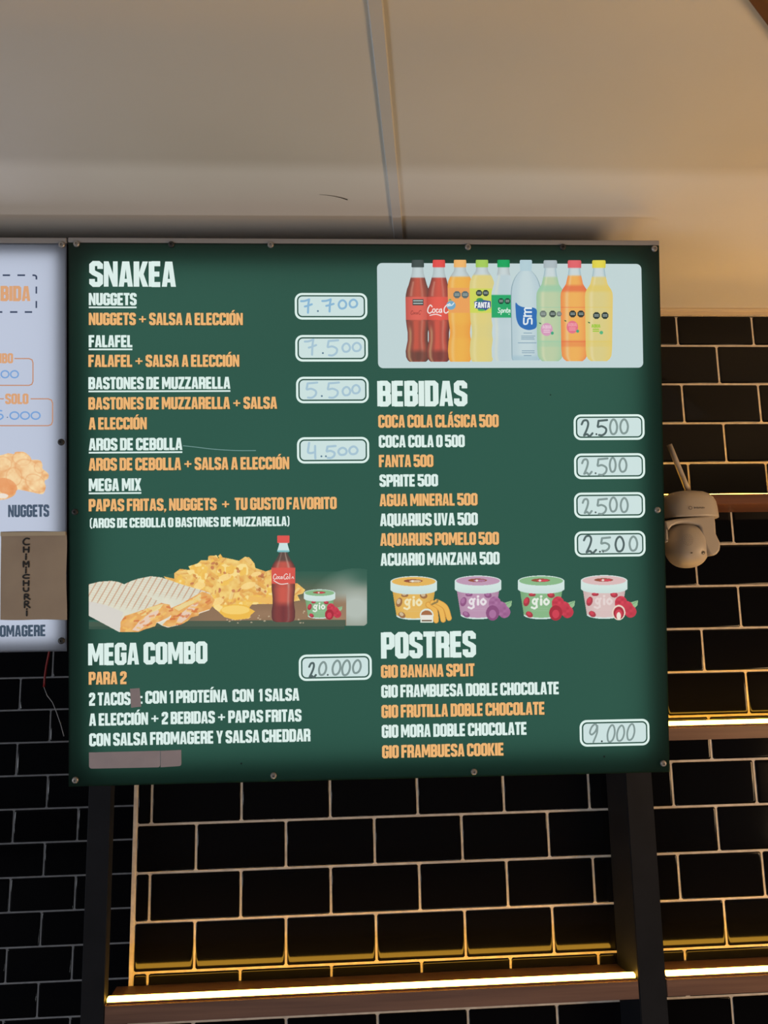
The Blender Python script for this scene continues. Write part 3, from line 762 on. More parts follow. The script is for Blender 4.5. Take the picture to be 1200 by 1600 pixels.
def soda(cap, liq, liq2, y_l, label=None, label_y=(450, 489), glass=(200, 214, 216), edge=.25):
    def f(U, Y):
        C = mixc(glass, tuple(v * .86 for v in glass), np.abs(U) ** 2)
        lc = mixc(liq, liq2, np.clip(np.abs(U) ** 2 * .8 + .3 * ss(500, 512, Y) * (1 - ss(524, 534, Y)), 0, 1))
        lc = over(lc, (238, 232, 190), .30 * np.exp(-((U + .62) / .14) ** 2))
        m_ = ss(y_l - 2, y_l + 2, Y); C = C * (1 - m_[..., None]) + lc * m_[..., None]
        if label is not None: C = over(C, label, band(Y, *label_y))
        return cap_paint(C, U, Y, cap)
    return f


def aqua(cap, liq, liq2, y_l, rim):
    def f(U, Y):
        C = mixc((202, 216, 218), (150, 180, 190), np.abs(U) ** 4)
        lc = mixc(liq, liq2, np.abs(U) ** 2.5)
        lc = over(lc, (232, 226, 190), .42 * np.exp(-((U + .55) / .12) ** 2))
        lc = over(lc, rim, .7 * band(Y, 446, 456, 3)); lc = over(lc, rim, .35 * band(Y, 532, 542, 2))
        m_ = ss(y_l - 2, y_l + 2, Y); C = C * (1 - m_[..., None]) + lc * m_[..., None]
        C = over(C, rim, .75 * (band(Y, 480, 480.9, .3) + band(Y, 533.5, 534.6, .3)))
        return cap_paint(C, U, Y, cap, 419)
    return f


def sm_paint(U, Y):
    C = mixc((196, 216, 220), (184, 206, 214), ss(.2, .9, np.abs(U)))
    C = over(C, (92, 128, 140), ss(.93, .975, np.abs(U)) * ss(420, 426, Y) * .8)
    C = over(C, (160, 192, 206), band(Y, 556, 566, 3) * .6)
    return over(C, (176, 206, 216), .8 * (1 - ss(423, 424, Y)))


BOT = [
    ('printed_bottle', 652.7, COLA_P, cola((70, 84, 82), (222, 106, 94), (196, 92, 76), (96, 70, 64)), 'printed cola bottle with black cap'),
    ('printed_bottle', 685.7, COLA_P, cola((226, 86, 82), (228, 96, 84), (206, 92, 78), (110, 66, 62)), 'printed cola bottle with red cap'),
    ('printed_bottle', 718.7, FANTA_P, soda((240, 184, 112), (236, 180, 84), (232, 160, 76), 432.5, (234, 164, 96)), 'printed orange soda bottle with orange cap'),
    ('printed_bottle', 752.9, FANTA_P, soda((166, 206, 96), (222, 208, 132), (212, 204, 140), 430, (206, 216, 96), (451, 489)), 'printed pale yellow soda bottle with lime cap'),
    ('printed_bottle', 786.6, SPRITE_P, soda((34, 166, 98), (188, 208, 214), (196, 214, 220), 430, (46, 168, 108), (461, 496.5)), 'printed clear soda bottle with green cap and label'),
    ('printed_bottle', 821.5, SM_P, sm_paint, 'printed tall mineral water bottle with blue leaf mark'),
    ('printed_bottle', 859.6, AQ_P, aqua((176, 190, 196), (188, 206, 168), (158, 198, 164), 433, (150, 202, 170)), 'printed pale green bottle with grey cap'),
    ('printed_bottle', 897.3, AQ_P, aqua((224, 106, 112), (236, 178, 96), (232, 140, 84), 431, (222, 104, 74)), 'printed orange red bottle with pink cap'),
    ('printed_bottle', 935.4, AQ_P, aqua((226, 214, 84), (216, 204, 138), (226, 202, 116), 433, (222, 200, 104)), 'printed yellow bottle with yellow cap'),
]
bottles = []
for k, (nm, cx, prof, paint, lab) in enumerate(BOT):
    bottles.append(lathe_print(nm, cx, prof, paint, drinks, 2 + k * .35, lab))
mk = Print()                                              # the marks on the bottle labels, one mesh
P2 = lambda pts: [mm(*p) for p in pts]
LT = 7


def octo(x, y, r=5.4, col=(52, 66, 62)):
    mk.poly(P2([(x + r * math.cos(math.pi / 8 + i * math.pi / 4), y + r * math.sin(math.pi / 8 + i * math.pi / 4)) for i in range(8)]), col, LT)
    for dy_ in (-1.2, 1.0):
        mk.poly(P2([(x - r * .62, y + dy_ - .5), (x + r * .62, y + dy_ - .5), (x + r * .62, y + dy_ + .5), (x - r * .62, y + dy_ + .5)]), (168, 182, 176), LT + 1)


def script(pts, w_, col, layer=LT + 1): hand(mk, [mm(*p) for p in pts], w_, col, layer)


def cola_script(x, y, s, col, wd):
    """flowing two-word cola lettering, s = height"""
    T_ = lambda L: [(x + p[0] * s, y - p[1] * s) for p in L]
    script(T_([(.55, .75), (.35, .95), (.1, .6), (.05, .2), (.25, .0), (.5, .15)]), wd, col)
    script(T_([(.85, .5), (.65, .45), (.6, .15), (.78, .08), (.9, .3), (.85, .5)]), wd * .8, col)
    script(T_([(1.25, .45), (1.08, .48), (1.02, .2), (1.15, .08), (1.3, .18)]), wd * .8, col)
    script(T_([(1.62, .5), (1.42, .42), (1.42, .12), (1.58, .12), (1.64, .48), (1.68, .1)]), wd * .8, col)
    script(T_([(2.6, .85), (2.35, 1.0), (2.0, .65), (1.95, .2), (2.15, .02), (2.4, .18)]), wd, col)
    return T_


octo_boxes = [((644.5, 468), (661.5, 477.5))]
for (xa, ya), (xb, yb) in octo_boxes:
    mk.poly(P2([(xa, ya), (xb, ya), (xb, yb), (xa, yb)]), (70, 76, 74), LT)
    for yy in (470.5, 474.6): mk.poly(P2([(xa + 1, yy - .9), (xb - 1, yy - .9), (xb - 1, yy + .9), (xa + 1, yy + .9)]), (176, 190, 188), LT + 1)
cola_script(641.6, 492, 6.4, (150, 70, 64), .8)
T_ = cola_script(667.5, 490, 13.5, (238, 232, 228), 1.6)
script(T_([(.3, -.25), (1.0, -.12), (1.6, -.3)]), 1.3, (238, 232, 228))
for x in (713.8, 726.5): octo(x, 461, 6.0, (98, 114, 116))
for x in (748.3, 758.6): octo(x, 458.4, 5.2)
for x in (782.5, 792.6): octo(x, 471, 4.8, (30, 74, 58))
for x in (848.3, 863.0): octo(x, 491, 5.6, (112, 124, 118) if x < 850 else (66, 80, 74))
octo(873.2, 491, 4.2, (118, 130, 124))
for x in (894.3, 907.2): octo(x, 491, 5.8, (52, 60, 58))
for x in (931.5, 944.8): octo(x, 493.5, 5.8)
# orange soda's small blue mark, big blue FANTA mark
mk.poly(P2(disc(704.5, 477.5, 7.2, 7.0)), (118, 170, 200), LT); script([(699.5, 479.5), (702, 475), (705, 478), (709, 474)], 1.6, (214, 230, 236))
mk.poly(P2([(700, 470), (703, 467), (706, 470)]), (90, 170, 110), LT + 1)
mk.poly(P2([(740.5, 472), (750, 468.5), (766.5, 471), (766.8, 480), (758, 486), (749, 485), (741.5, 480)]), (54, 84, 152), LT)
mk.poly(P2(disc(749.5, 469.5, 5.5, 3.6)), (70, 160, 80), LT); mk.poly(P2(disc(752, 485, 6, 1.6)), (84, 180, 90), LT + .5)
fa, fb = mm(741.2, 472.8); fa2, fb2 = mm(766.6, 481.8)
text_shapes(mk, 'FANTA', fa + .8, fa2 - .3, fb + .6, fb2 + .6, (34, 56, 112), LT + 1, .05); text_shapes(mk, 'FANTA', fa, fa2 - 1.1, fb, fb2, (240, 244, 246), LT + 2, .05)
sx_ = 777.5
for L in ([(3.6, 482.3), (1.2, 482.0), (1.2, 484.6), (3.4, 486.2), (2.6, 489), (.2, 488.4)], [(5.6, 484.6), (5.0, 492)], [(5.6, 485), (7.6, 484.8), (7.6, 488.4), (5.3, 488.6)],
          [(9.4, 484.8), (9.2, 488.6)], [(9.4, 486), (11, 484.6)], [(12.2, 484.8), (12.0, 488.6)], [(14.6, 482), (14.2, 488.6), (15.6, 488.4)], [(13.4, 484.6), (16.2, 484.4)], [(17, 486.8), (19.4, 485.6), (17.6, 484.8), (17, 488.2), (19.6, 488)]):
    script([(sx_ + p[0], p[1]) for p in L], 1.15, (222, 242, 232))
mk.poly(P2(disc(795, 491.5, .9)), (222, 242, 232), LT + 1)
# water bottle: blue leaf, upright sm, small print
mk.poly(P2(smooth_path([(805.2, 473.5), (810, 477.5), (818, 480.5), (832, 481), (838.2, 485), (838, 496), (838, 511), (831, 515.5), (822, 515.6), (812, 510.5), (806.8, 500), (805.4, 487)], 4, True)), (52, 112, 182), LT)
W_ = (226, 238, 242)
for L in ([(818.2, 497.5), (818.2, 506), (822.2, 506.6), (824, 504), (824.8, 499), (830, 498.5), (830.4, 506.5)],):
    script([(p[0], p[1]) for p in L], 2.3, W_)
for yy in (494.4, 488.2, 482.2): mk.poly(P2([(819.5 if yy < 493 else 817.2, yy - 1.3), (830.6, yy - 1.3), (830.6, yy + 1.3), (819.5 if yy < 493 else 817.2, yy + 1.3)]), W_, LT + 1)
script([(820.8, 494), (819.3, 490), (821, 487.6)], 2.1, W_); script([(820.8, 488), (819.3, 484), (821, 481.8)], 2.1, W_)
for yy, xa, xb in ((520.8, 817.5, 831), (525.5, 814, 836), (528, 814, 834), (530.4, 814, 835), (536.2, 809, 838), (548.5, 815, 835), (551.5, 815, 835), (556, 818, 830)):
    mk.poly(P2([(xa, yy - .55), (xb, yy - .55), (xb, yy + .55), (xa, yy + .55)]), (128, 158, 178), LT)
mk.poly(P2(disc(853.8, 515.2, 9.2, 10.2)), (212, 158, 188), LT); mk.poly(P2(disc(862.4, 521, 2.4)), (70, 168, 130), LT + 1)
mk.poly(P2(disc(893.8, 511.6, 9.0, 10.0)), (226, 120, 140), LT); mk.poly(P2(disc(902, 518, 2.4)), (70, 168, 130), LT + 1)
mk.poly(P2(disc(939, 520.2, 2.8)), (92, 182, 130), LT + 1)
for x, y, col in ((853.8, 511.5, (230, 196, 214)), (893.8, 508, (236, 160, 172)), (930.5, 510, (150, 200, 60))):
    a_, b2 = mm(x - 7, y - 2.8); a2, b3 = mm(x + 7, y + 2.4); text_shapes(mk, 'AQUA', a_, a2, b2, b3, col, LT + 1)
    a_, b2 = mm(x - 6, y + 4.0); a2, b3 = mm(x + 6, y + 9.0)
    for yy in (y + 5, y + 8): mk.poly(P2([(x - 5, yy - .8), (x + 5, yy - .8), (x + 5, yy + .8), (x - 5, yy + .8)]), col, LT + 1)
for x, y in ((843.4, 505.8), (882.6, 501.8), (919.6, 504.6)):
    mk.poly(P2([(x - 2, y - 1.5), (x + 1.6, y - .6), (x + 1.8, y + 1.4), (x - .6, y + .8)]), (60, 110, 70), LT + 1)
mo = mk.build('bottle_marks', sign, drinks)
mo['label'] = 'printed marks and warning octagons on the bottles'

# ------------------------------------------------------------------ printed combo picture (wraps, fries, bottle, tub)
fr = 5.217
C3 = lambda L: [(130 + p[0] / fr, 830 + p[1] / fr) for p in L]
C4 = lambda L: [(340 + p[0] / 4.8, 830 + p[1] / 4.8) for p in L]
bg = Raster(139, 872, 574.5, 986, 0.8)
X, Y = bg.X, bg.Y
panelC = np.array((55, 96, 82), float)
full = (X < 574) & (Y < 983.5) & ~((X > 539) & (Y > 978.3)) & ~((X > 568) & (Y > 972) & ((X - 568) ** 2 + (Y - 972) ** 2 > 36))
bg.put(full & ((ss(888, 930, Y) * ss(230, 330, X) > .03) | (bg.ell(556, 950, 62, 52) < 1.2) | (Y > 968)), panelC)
fade = ss(888, 930, Y) * ss(230, 330, X)
bg.put(fade, (112, 108, 88), .75, False)
bg.put(np.clip(1.25 - bg.ell(556, 950, 62, 52), 0, 1), (186, 196, 188), .95, False)
bg.put(ss(530, 572, X) * (1 - ss(900, 925, Y)) * .8, panelC, 1, False)
tab = ss(925, 945, Y) * ss(215, 330, X) * (X < 541)
bg.put(tab, (150, 118, 92), .9, False)
bg.put((ss(300, 420, X) * ss(946, 964, Y) * (X < 541)) * bg.noise(14, 3), (176, 140, 112), .6, False)
edge = (X < 540.5) & (Y > 971.5 - (X - 139) * .004 + ss(139, 540, X) * -1.5)
bg.put(edge, (74, 92, 78), .9, False); bg.put(edge & (Y > 978.5), (58, 84, 72), .8, False)
for i in range(26):
    rg = random.Random(i); bg.put(bg.ell(rg.uniform(340, 480), rg.uniform(955, 974), rg.uniform(.8, 2), .9) < 1, (208, 190, 160), .8, False)
food = bg.build('combo_picture', sign, sign, 1); food['label'] = 'printed picture of wraps, fries, bottle and tub on a table'

fz = Raster(252, 858, 482, 972, 0.6); X, Y = fz.X, fz.Y
HEAP = C3([(650, 365), (740, 385), (742, 340), (790, 305), (870, 315), (856, 285), (930, 262), (960, 235), (1015, 235), (1020, 200), (1090, 195), (1115, 230)]) + \
    C4([(0, 190), (22, 168), (40, 195), (95, 205), (160, 220), (205, 190), (240, 195), (278, 240), (285, 275), (360, 300), (405, 285), (410, 330), (480, 380), (600, 390), (660, 440), (640, 470), (600, 480), (620, 520), (560, 530), (470, 545), (260, 550), (240, 575), (285, 600), (250, 630), (240, 655), (130, 668), (50, 645), (0, 600)]) + C3([(1080, 640), (1000, 560), (900, 520), (700, 420)])
inh = fz.inside(HEAP)
n1, n2 = fz.noise(9, 1), fz.noise(4, 2)
base = mixc((226, 168, 86), (246, 214, 130), np.clip(n1 * .7 + n2 * .5, 0, 1))
fz.put(inh, (232, 184, 96)); fz.C = np.where(inh[..., None], base, fz.C)
rg = random.Random(5)
for i in range(150):
    x, y = rg.uniform(262, 470), rg.uniform(862, 962)
    L, w_, an = rg.uniform(9, 20), rg.uniform(3.2, 5), rg.uniform(-.9, .9) + (0 if rg.random() < .6 else 1.3)
    dx, dy = math.cos(an) * L / 2, math.sin(an) * L / 2
    ln = fz.line([(x - dx, y - dy), (x + dx, y + dy)], w_) & inh
    sh = fz.line([(x - dx + 1, y - dy + 1.6), (x + dx + 1, y + dy + 1.6)], w_) & inh
    fz.put(sh, (206, 134, 70), .4, False)
    fz.put(ln, rg.choice([(244, 206, 118), (248, 218, 140), (238, 186, 96), (234, 170, 92), (246, 226, 160)]), .6, False)
cheese = inh & (fz.noise(16, 8) + .35 * fz.noise(5, 9) + .3 * np.exp(-((X - 345) / 55) ** 2) > .90)
fz.put(cheese, (246, 200, 92), .65, False); fz.put(cheese & (fz.noise(5, 11) > .62), (252, 230, 158), .8, False)
for i in range(34):
    x, y = rg.uniform(296, 420), rg.uniform(880, 945)
    fz.put((fz.ell(x, y, rg.uniform(1.2, 4.2), rg.uniform(1, 3.2), rg.uniform(0, 3)) < 1) & inh, rg.choice([(172, 102, 60), (190, 112, 84), (202, 130, 78)]), .7, False)
for cx, cy, rx, ry in ((352, 902, 10, 5), (312, 915, 9, 6), (388, 915, 12, 5), (400, 897, 8, 3.5), (340, 940, 10, 6)):
    fz.put((fz.ell(cx, cy, rx, ry, -.3) < 1) & inh, (252, 222, 150), .75, False)
fz.put((fz.ell(371, 956, 27, 12) < 1) & inh, (240, 190, 84), 1, False)
fz.put((fz.ell(368, 953, 22, 7) < 1) & inh, (250, 216, 124), .85, False)
for L in (C4([(390, 505), (470, 520)]), C4([(250, 505), (400, 525)])): fz.put(fz.line(L, 8) & inh, (240, 190, 104), 1, False)
o = fz.build('printed_fries', sign, food, 2); o['label'] = 'printed heap of fries under melted cheese'

wz = Raster(139, 898, 340, 990, 0.6); X, Y = wz.X, wz.Y
WA = C3([(45, 432), (130, 410), (230, 403), (290, 412), (335, 430), (480, 500), (640, 585), (705, 600), (722, 640), (715, 690), (600, 750), (590, 775), (500, 803), (455, 822), (290, 822), (45, 690)])
WB = C3([(335, 430), (390, 405), (450, 385), (550, 365), (640, 375), (800, 430), (970, 480), (1030, 500), (1075, 560), (1050, 620), (1030, 645), (950, 672), (940, 690), (880, 705), (850, 735), (800, 762), (690, 787), (640, 770), (590, 740), (500, 600)])
CUTA = C3([(303, 805), (305, 740), (340, 690), (450, 655), (640, 585), (705, 598), (722, 640), (715, 690), (600, 750), (590, 775), (500, 803), (455, 822), (300, 822)])
CUTB = C3([(720, 625), (800, 590), (970, 492), (1030, 510), (1075, 560), (1050, 620), (1030, 645), (950, 672), (940, 690), (880, 705), (850, 735), (800, 762), (690, 787), (640, 770), (715, 690)])


def wrap(outline, cut, x_c, seed):
    m_ = wz.inside(outline); c_ = wz.inside(cut)
    wz.put(m_, (228, 226, 206))
    top = m_ & ~c_
    wz.put(top * np.clip(wz.noise(8, seed) * .6, 0, 1), (212, 214, 196), 1, False)
    g = (X * .62 + Y * .9); ht = top * (1 - ss(30, 44, Y - 905 - (X - 139) * .12)) if seed == 1 else top * (1 - ss(18, 30, Y - 902 - np.clip(X - 225, 0, 200) * .16))
    wz.put(ht * (np.abs(((X * .86 + Y * .5) / 8.6) % 1 - .5) > .39), (190, 138, 108), .65, False)
    wz.put(ht * (np.abs(((Y - X * .16) / 3.7) % 1 - .5) > .32), (210, 186, 160), .3, False)
    wz.put(c_, (226, 160, 88), 1, False)
    wz.put(c_ * wz.noise(6, seed + 20), (242, 200, 130), .8, False)
    return c_


wz_c = wrap(WB, CUTB, 300, 2); wz_a = wrap(WA, CUTA, 200, 1)
wz.put(wz.inside(C3([(45, 570), (180, 600), (330, 660), (305, 740), (300, 822), (45, 690)])), (216, 212, 206), .85, False)
for cells, quad in ((wz_a, [(400, 805), (470, 720), (560, 660), (640, 610), (600, 690), (520, 760), (450, 815)]), (wz_c & ~wz.inside(WA), [(760, 740), (800, 670), (880, 605), (960, 560), (900, 650), (850, 710), (790, 755)])):
    wz.put(wz.inside(C3(quad)) & cells, (234, 208, 188), .95, False)
wz.put(wz.inside(C3([(440, 665), (560, 615), (660, 590), (620, 640), (480, 690)])) & wz_a, (236, 222, 160), .8, False)
wz.put(wz.inside(C3([(740, 625), (850, 575), (960, 510), (960, 560), (850, 610), (780, 650)])) & wz_c, (236, 222, 160), .8, False)
for i in range(130):
    x, y = rg.uniform(190, 336), rg.uniform(925, 988); an = rg.uniform(-.8, .3); L = rg.uniform(4, 9)
    m_ = wz.line([(x, y), (x + L * math.cos(an), y + L * math.sin(an))], 3) & (wz_a | wz_c)
    wz.put(m_, rg.choice([(244, 200, 112), (222, 134, 76), (204, 104, 66), (240, 186, 100)]), .6, False)
for L in ([(600, 748), (700, 715), (715, 690)], [(945, 668), (1030, 640)], [(645, 770), (700, 785), (770, 768)]): wz.put(wz.line(C3(L), 1.6) & wz.M, (240, 232, 218), .9, False)
o = wz.build('printed_wraps', sign, food, 3); o['label'] = 'printed grilled wraps cut open'

BOT2 = [(836.8, 9.2), (838, 9.6), (848, 9.4), (848.4, 6.2), (853, 7.2), (862, 10), (863, 6), (868, 8), (875, 12), (882, 16.5), (887, 18.6), (912, 18.4), (922, 18.2), (935, 16.8), (945, 16.8), (955, 18.4), (965, 18.2), (970, 16.5), (972, 11)]


def bottle2(U, Y):
    C = mixc((196, 92, 80), (92, 62, 60), np.clip(np.abs(U) ** 2.2, 0, 1))
    C = over(C, (84, 78, 72), (1 - ss(874, 880, Y)) * .85)
    C = over(C, (208, 176, 160), .6 * np.exp(-((U - .45) / .1) ** 2) + .35 * np.exp(-((U + .5) / .1) ** 2) * (Y < 890))
    C = over(C, (100, 54, 60), ss(938, 950, Y) * (1 - np.abs(U) * .6) * .8)
    C = over(C, (220, 92, 82), band(Y, 887, 912, 1) * .95); C = over(C, (212, 98, 84), band(Y, 918, 940, 3) * (1 - np.abs(U)) * .6)
    C = over(C, (204, 228, 228), 1 - ss(862, 863, Y)); C = over(C, (120, 190, 196), band(Y, 860, 862.5, .5))
    return over(C, (222, 90, 84), 1 - ss(848, 848.6, Y))


b2o = lathe_print('printed_bottle', 442.8, BOT2, bottle2, food, 3.5, 'printed cola bottle with red cap beside the fries')
mk = Print(); LT = 4
T_ = cola_script(427, 905, 8.6, (238, 226, 220), 1.0)
script([(447.5, 903), (449.5, 900.5), (451, 903), (449, 904.5), (447.5, 903)], .9, (238, 226, 220)); script([(453, 904.5), (453, 896)], .9, (238, 226, 220)); script([(456, 903.5), (457.6, 901), (459, 904)], .9, (238, 226, 220))
script([(428, 907), (438, 912.4), (450, 911.5)], 1.2, (238, 226, 220))
mk.build('bottle_marks', sign, food)['label'] = 'white flowing script on the printed bottle'


def cup_print(cx, cy, s, top, body, logo, fruit, parent, layer, label):
    """printed dessert tub, s = half width of its lid, with the fruit beside it"""
    R_ = Raster(cx - s * 1.15, cy - s * .4, cx + s * 1.75, cy + s * 1.95, 0.55 if s > 30 else 0.45); X, Y = R_.X, R_.Y
    e = lambda x, y, rx, ry, r=0.0: R_.ell(cx + x * s, cy + y * s, rx * s, ry * s, r)
    wq = (210, 230, 226); top, body = np.array(top, float), np.array(body, float)
    t = np.clip((Y - cy - .45 * s) / (1.0 * s), 0, 1); hw = (.90 - .16 * t) * s
    bm_ = (np.abs(X - cx) < hw) & (Y > cy + .3 * s) & (Y < cy + 1.43 * s + .20 * s * np.sqrt(np.clip(1 - ((X - cx) / (.76 * s)) ** 2, 0, 1)))
    R_.put(bm_, body); R_.C = np.where(bm_[..., None], body - (26 * np.abs((X - cx) / s) ** 3)[..., None], R_.C)
    rim = bm_ & (Y > cy + 1.36 * s + .20 * s * np.sqrt(np.clip(1 - ((X - cx) / (.76 * s)) ** 2, 0, 1)))
    R_.put(rim, wq)
    fr_c, fr_d = fruit
    for x, y, rx, ry, q in ((-.62, .88, .13, .20, .3), (-.5, 1.42, .16, .12, .6), (-.38, .58, .15, .08, 0), (.42, .6, .16, .12, .2)):
        R_.put((e(x, y, rx, ry, q) < 1) & bm_, fr_d, .9, False); R_.put((e(x - .02, y - .04, rx * .6, ry * .6, q) < 1) & bm_, fr_c, .8, False)
    for yy in (1.16, 1.26): R_.put((np.abs(Y - cy - yy * s) < .02 * s) & (np.abs(X - cx + .05 * s) < .36 * s), body * .85 + 34, .6, False)
    lm = ((np.abs(X - cx) < s) & (Y > cy) & (Y < cy + .34 * s + .20 * s * np.sqrt(np.clip(1 - ((X - cx) / s) ** 2, 0, 1)))) | (e(0, 0, 1, .24) < 1)
    R_.put(lm, wq); R_.put(lm * ss(.2, .5, (Y - cy) / s), (196, 220, 216), .5, False)
    R_.put(e(0, -.005, .93, .195) < 1, top)
    R_.put(e(-.02, -.03, .40, .075) < 1, (150, 86, 66), 1); R_.put(e(.06, -.02, .25, .05) < 1, fr_c, .9); R_.put(e(-.05, -.02, .06, .04) < 1, (236, 232, 222), .9)
    lw = .085 * s                                          # the round lower-case word on the tub
    pt = lambda L: [(cx + p[0] * s, cy + p[1] * s) for p in L]
    gi = R_.line(pt(smooth_path([(-.28, .98), (-.36, .88), (-.28, .76), (-.18, .86), (-.28, .98)], 5)), lw) | R_.line(pt([(-.14, .76), (-.2, .8), (-.2, .98), (-.18, 1.1), (-.28, 1.17), (-.4, 1.12)]), lw) | \
        R_.line(pt([(.0, .78), (.0, 1.0)]), lw * 1.1) | (e(0, .66, .055, .055) < 1) | R_.line(pt(smooth_path([(.22, .76), (.12, .88), (.22, 1.0), (.33, .88), (.22, .76)], 5)), lw * 1.05)
    R_.put(gi & bm_, logo, .95, False)
    if label.find('banana') >= 0:
        for k, (ax, ay, bx, by) in enumerate(((.62, .98, .95, 1.65), (.8, .9, 1.25, 1.62), (.98, .85, 1.5, 1.55))):
            L = pt(smooth_path([(ax, ay), ((ax + bx) / 2 + .1, (ay + by) / 2 - .12), (bx, by)], 6))
            R_.put(R_.line(L, .25 * s), (208, 150, 70)); R_.put(R_.line(L, .19 * s), (236, 184, 92))
        R_.put(R_.line(pt([(.78, .96), (1.0, .86), (1.02, .76)]), .08 * s), (150, 128, 80))
        R_.put((e(.55, 1.42, .29, .28) < 1) | ((np.abs(X - cx - .55 * s) < .28 * s) & (np.abs(Y - cy - 1.58 * s) < .17 * s)), (222, 232, 220))
        R_.put(e(.55, 1.42, .24, .2) < 1, (166, 112, 76)); R_.put((np.abs(X - cx - .55 * s) < .24 * s) & (np.abs(Y - cy - 1.52 * s) < .1 * s), (232, 232, 222)); R_.put((np.abs(X - cx - .55 * s) < .22 * s) & (np.abs(Y - cy - 1.66 * s) < .03 * s), (110, 88, 66))
    else:
        leaf = (150, 190, 146); R_.put(R_.inside(pt([(1.0, .95), (1.45, .82), (1.42, 1.05), (1.2, 1.28), (1.05, 1.15)])), leaf); R_.put(R_.line(pt([(1.05, 1.08), (1.4, .88)]), .03 * s), (110, 160, 118), .8)
        if 'mulberry' in label: R_.put(R_.inside(pt([(.95, .75), (1.12, .45), (1.22, .85), (1.1, 1.05)])), leaf)
        nz_ = R_.noise(s * .12, 4)
        for x, y, rx, ry in ((.72, .95, .27, .3), (.92, 1.15, .32, .30), (1.12, 1.32, .26, .26)):
            R_.put(e(x, y, rx, ry) < 1, fr_c); R_.put((e(x, y, rx, ry) < 1) * nz_, fr_d, .75, False)
        R_.put(e(.62, 1.36, .28, .33) < 1, (232, 216, 200) if 'pink' in label or 'mulberry' in label else fr_d)
        R_.put(e(.62, 1.37, .225, .27) < 1, fr_d); R_.put(e(.62, 1.40, .15, .18) < 1, fr_c, .8)
        if 'pink' in label: R_.put(e(.62, 1.5, .09, .16) < 1, (236, 226, 214))
    o_ = R_.build('printed_tub', sign, parent, layer); o_['label'] = label
    return o_


RED = ((216, 74, 92), (168, 52, 66)); MUL = ((178, 124, 168), (140, 84, 128)); NUT = ((222, 206, 170), (150, 106, 74))
U_ = 36.8
cup_print(646.4, 908.8, U_, (228, 182, 96), (228, 184, 98), (240, 232, 190), NUT, sign, 2, 'printed yellow tub with banana bunch')
cup_print(746.8, 907.8, U_, (192, 156, 182), (190, 152, 180), (234, 230, 234), MUL, sign, 2, 'printed lilac tub with mulberries')
cup_print(845.4, 907.8, U_, (140, 186, 140), (138, 184, 138), (234, 240, 232), RED, sign, 2, 'printed green tub with raspberries')
cup_print(943.8, 907.2, U_, (218, 188, 188), (216, 192, 190), (228, 214, 212), RED, sign, 2, 'printed pink tub with raspberries')
cup_print(499.3, 926.5, 24.8, (140, 186, 140), (138, 184, 138), (234, 240, 232), RED, food, 3, 'printed small green tub with raspberries')

for px, py, dk in ((120, 381.5, 0), (268, 382.5, 1), (423, 383, 0), (731, 386.5, 0), (879, 386.5, 1), (1022, 389, 0), (118, 1218.5, 0), (427.5, 1211.5, 0), (740.5, 1205.5, 0), (1036, 1192.5, 0), (117.5, 800, 1), (1027, 797, 0)):
    screw(sign, px, py, bool(dk))
for x in (-.44, .435): box_obj('mount_bracket', x - .016, x + .016, DEPTH, DEPTH + .058, .04, .10, M_house, sign)
pr = Print()
V_, Q_ = stroke([mm(*q) for q in smooth_path([(286, 696.5), (305, 698.5), (335, 702), (370, 704), (400, 704)], 5)], 1.1); pr.quads(V_, Q_, (112, 150, 146), 1)  # thin pale curved line drawn on the green sheet
pr.build('hairline', sign)['label'] = 'fine pale curved hairline'
for x, y, r in ((377, 1193, 1.3), (944, 1182, 1.5), (860, 617, .9), (741.5, 470, .7)):
    pr = Print(); pr.poly(disc(*mm(x, y), r, n_=9), (18, 26, 24), 1); pr.build('speck', sign)['label'] = 'tiny black speck on the green sheet'

# ------------------------------------------------------------------ grey tape patches over the printed words
def tape(name, corners, label, r=0.0, lift=0.9):
    c = [mm(*p) for p in corners]; ca = sum(p[0] for p in c) / 4; cb = max(p[1] for p in c)
    root = sign_root(name, ca, cb); pts = []
    for i, (p, q, n_) in enumerate(zip(c, c[1:] + c[:1], c[-1:] + c[:-1])):
        rr = r[i] if isinstance(r, (list, tuple)) else r
        P_, Q_, N_ = (Vector((*v, 0)) for v in (p, q, n_))
        if rr <= 0: pts.append(p); continue
        s0 = P_ + (N_ - P_).normalized() * rr; s1 = P_ + (Q_ - P_).normalized() * rr
        for t in np.linspace(0, 1, 6):
            v = s0 * (1 - t) ** 2 + P_ * 2 * t * (1 - t) + s1 * t * t; pts.append((v.x, v.y))
    bm = bmesh.new()
    vf = [bm.verts.new(((p[0] - ca) / 1000, -lift / 1000, (cb - p[1]) / 1000)) for p in pts]
    vb = [bm.verts.new((v.co.x, -0.0003, v.co.z)) for v in vf]
    bm.faces.new(vf); bm.faces.new(vb[::-1])
    for i in range(len(vf)): bm.faces.new((vf[i], vf[(i + 1) % len(vf)], vb[(i + 1) % len(vf)], vb[i]))
    me = bpy.data.meshes.new(name); bmesh.ops.recalc_face_normals(bm, faces=bm.faces[:]); bm.to_mesh(me); bm.free(); me.materials.append(M_tape)
    o = bpy.data.objects.new(name, me); sc.collection.objects.link(o); o.matrix_world = root.matrix_world.copy()
    bpy.data.objects.remove(root)
    tag(o, label, 'tape patch', 'grey tape patches on the green board')
    return o


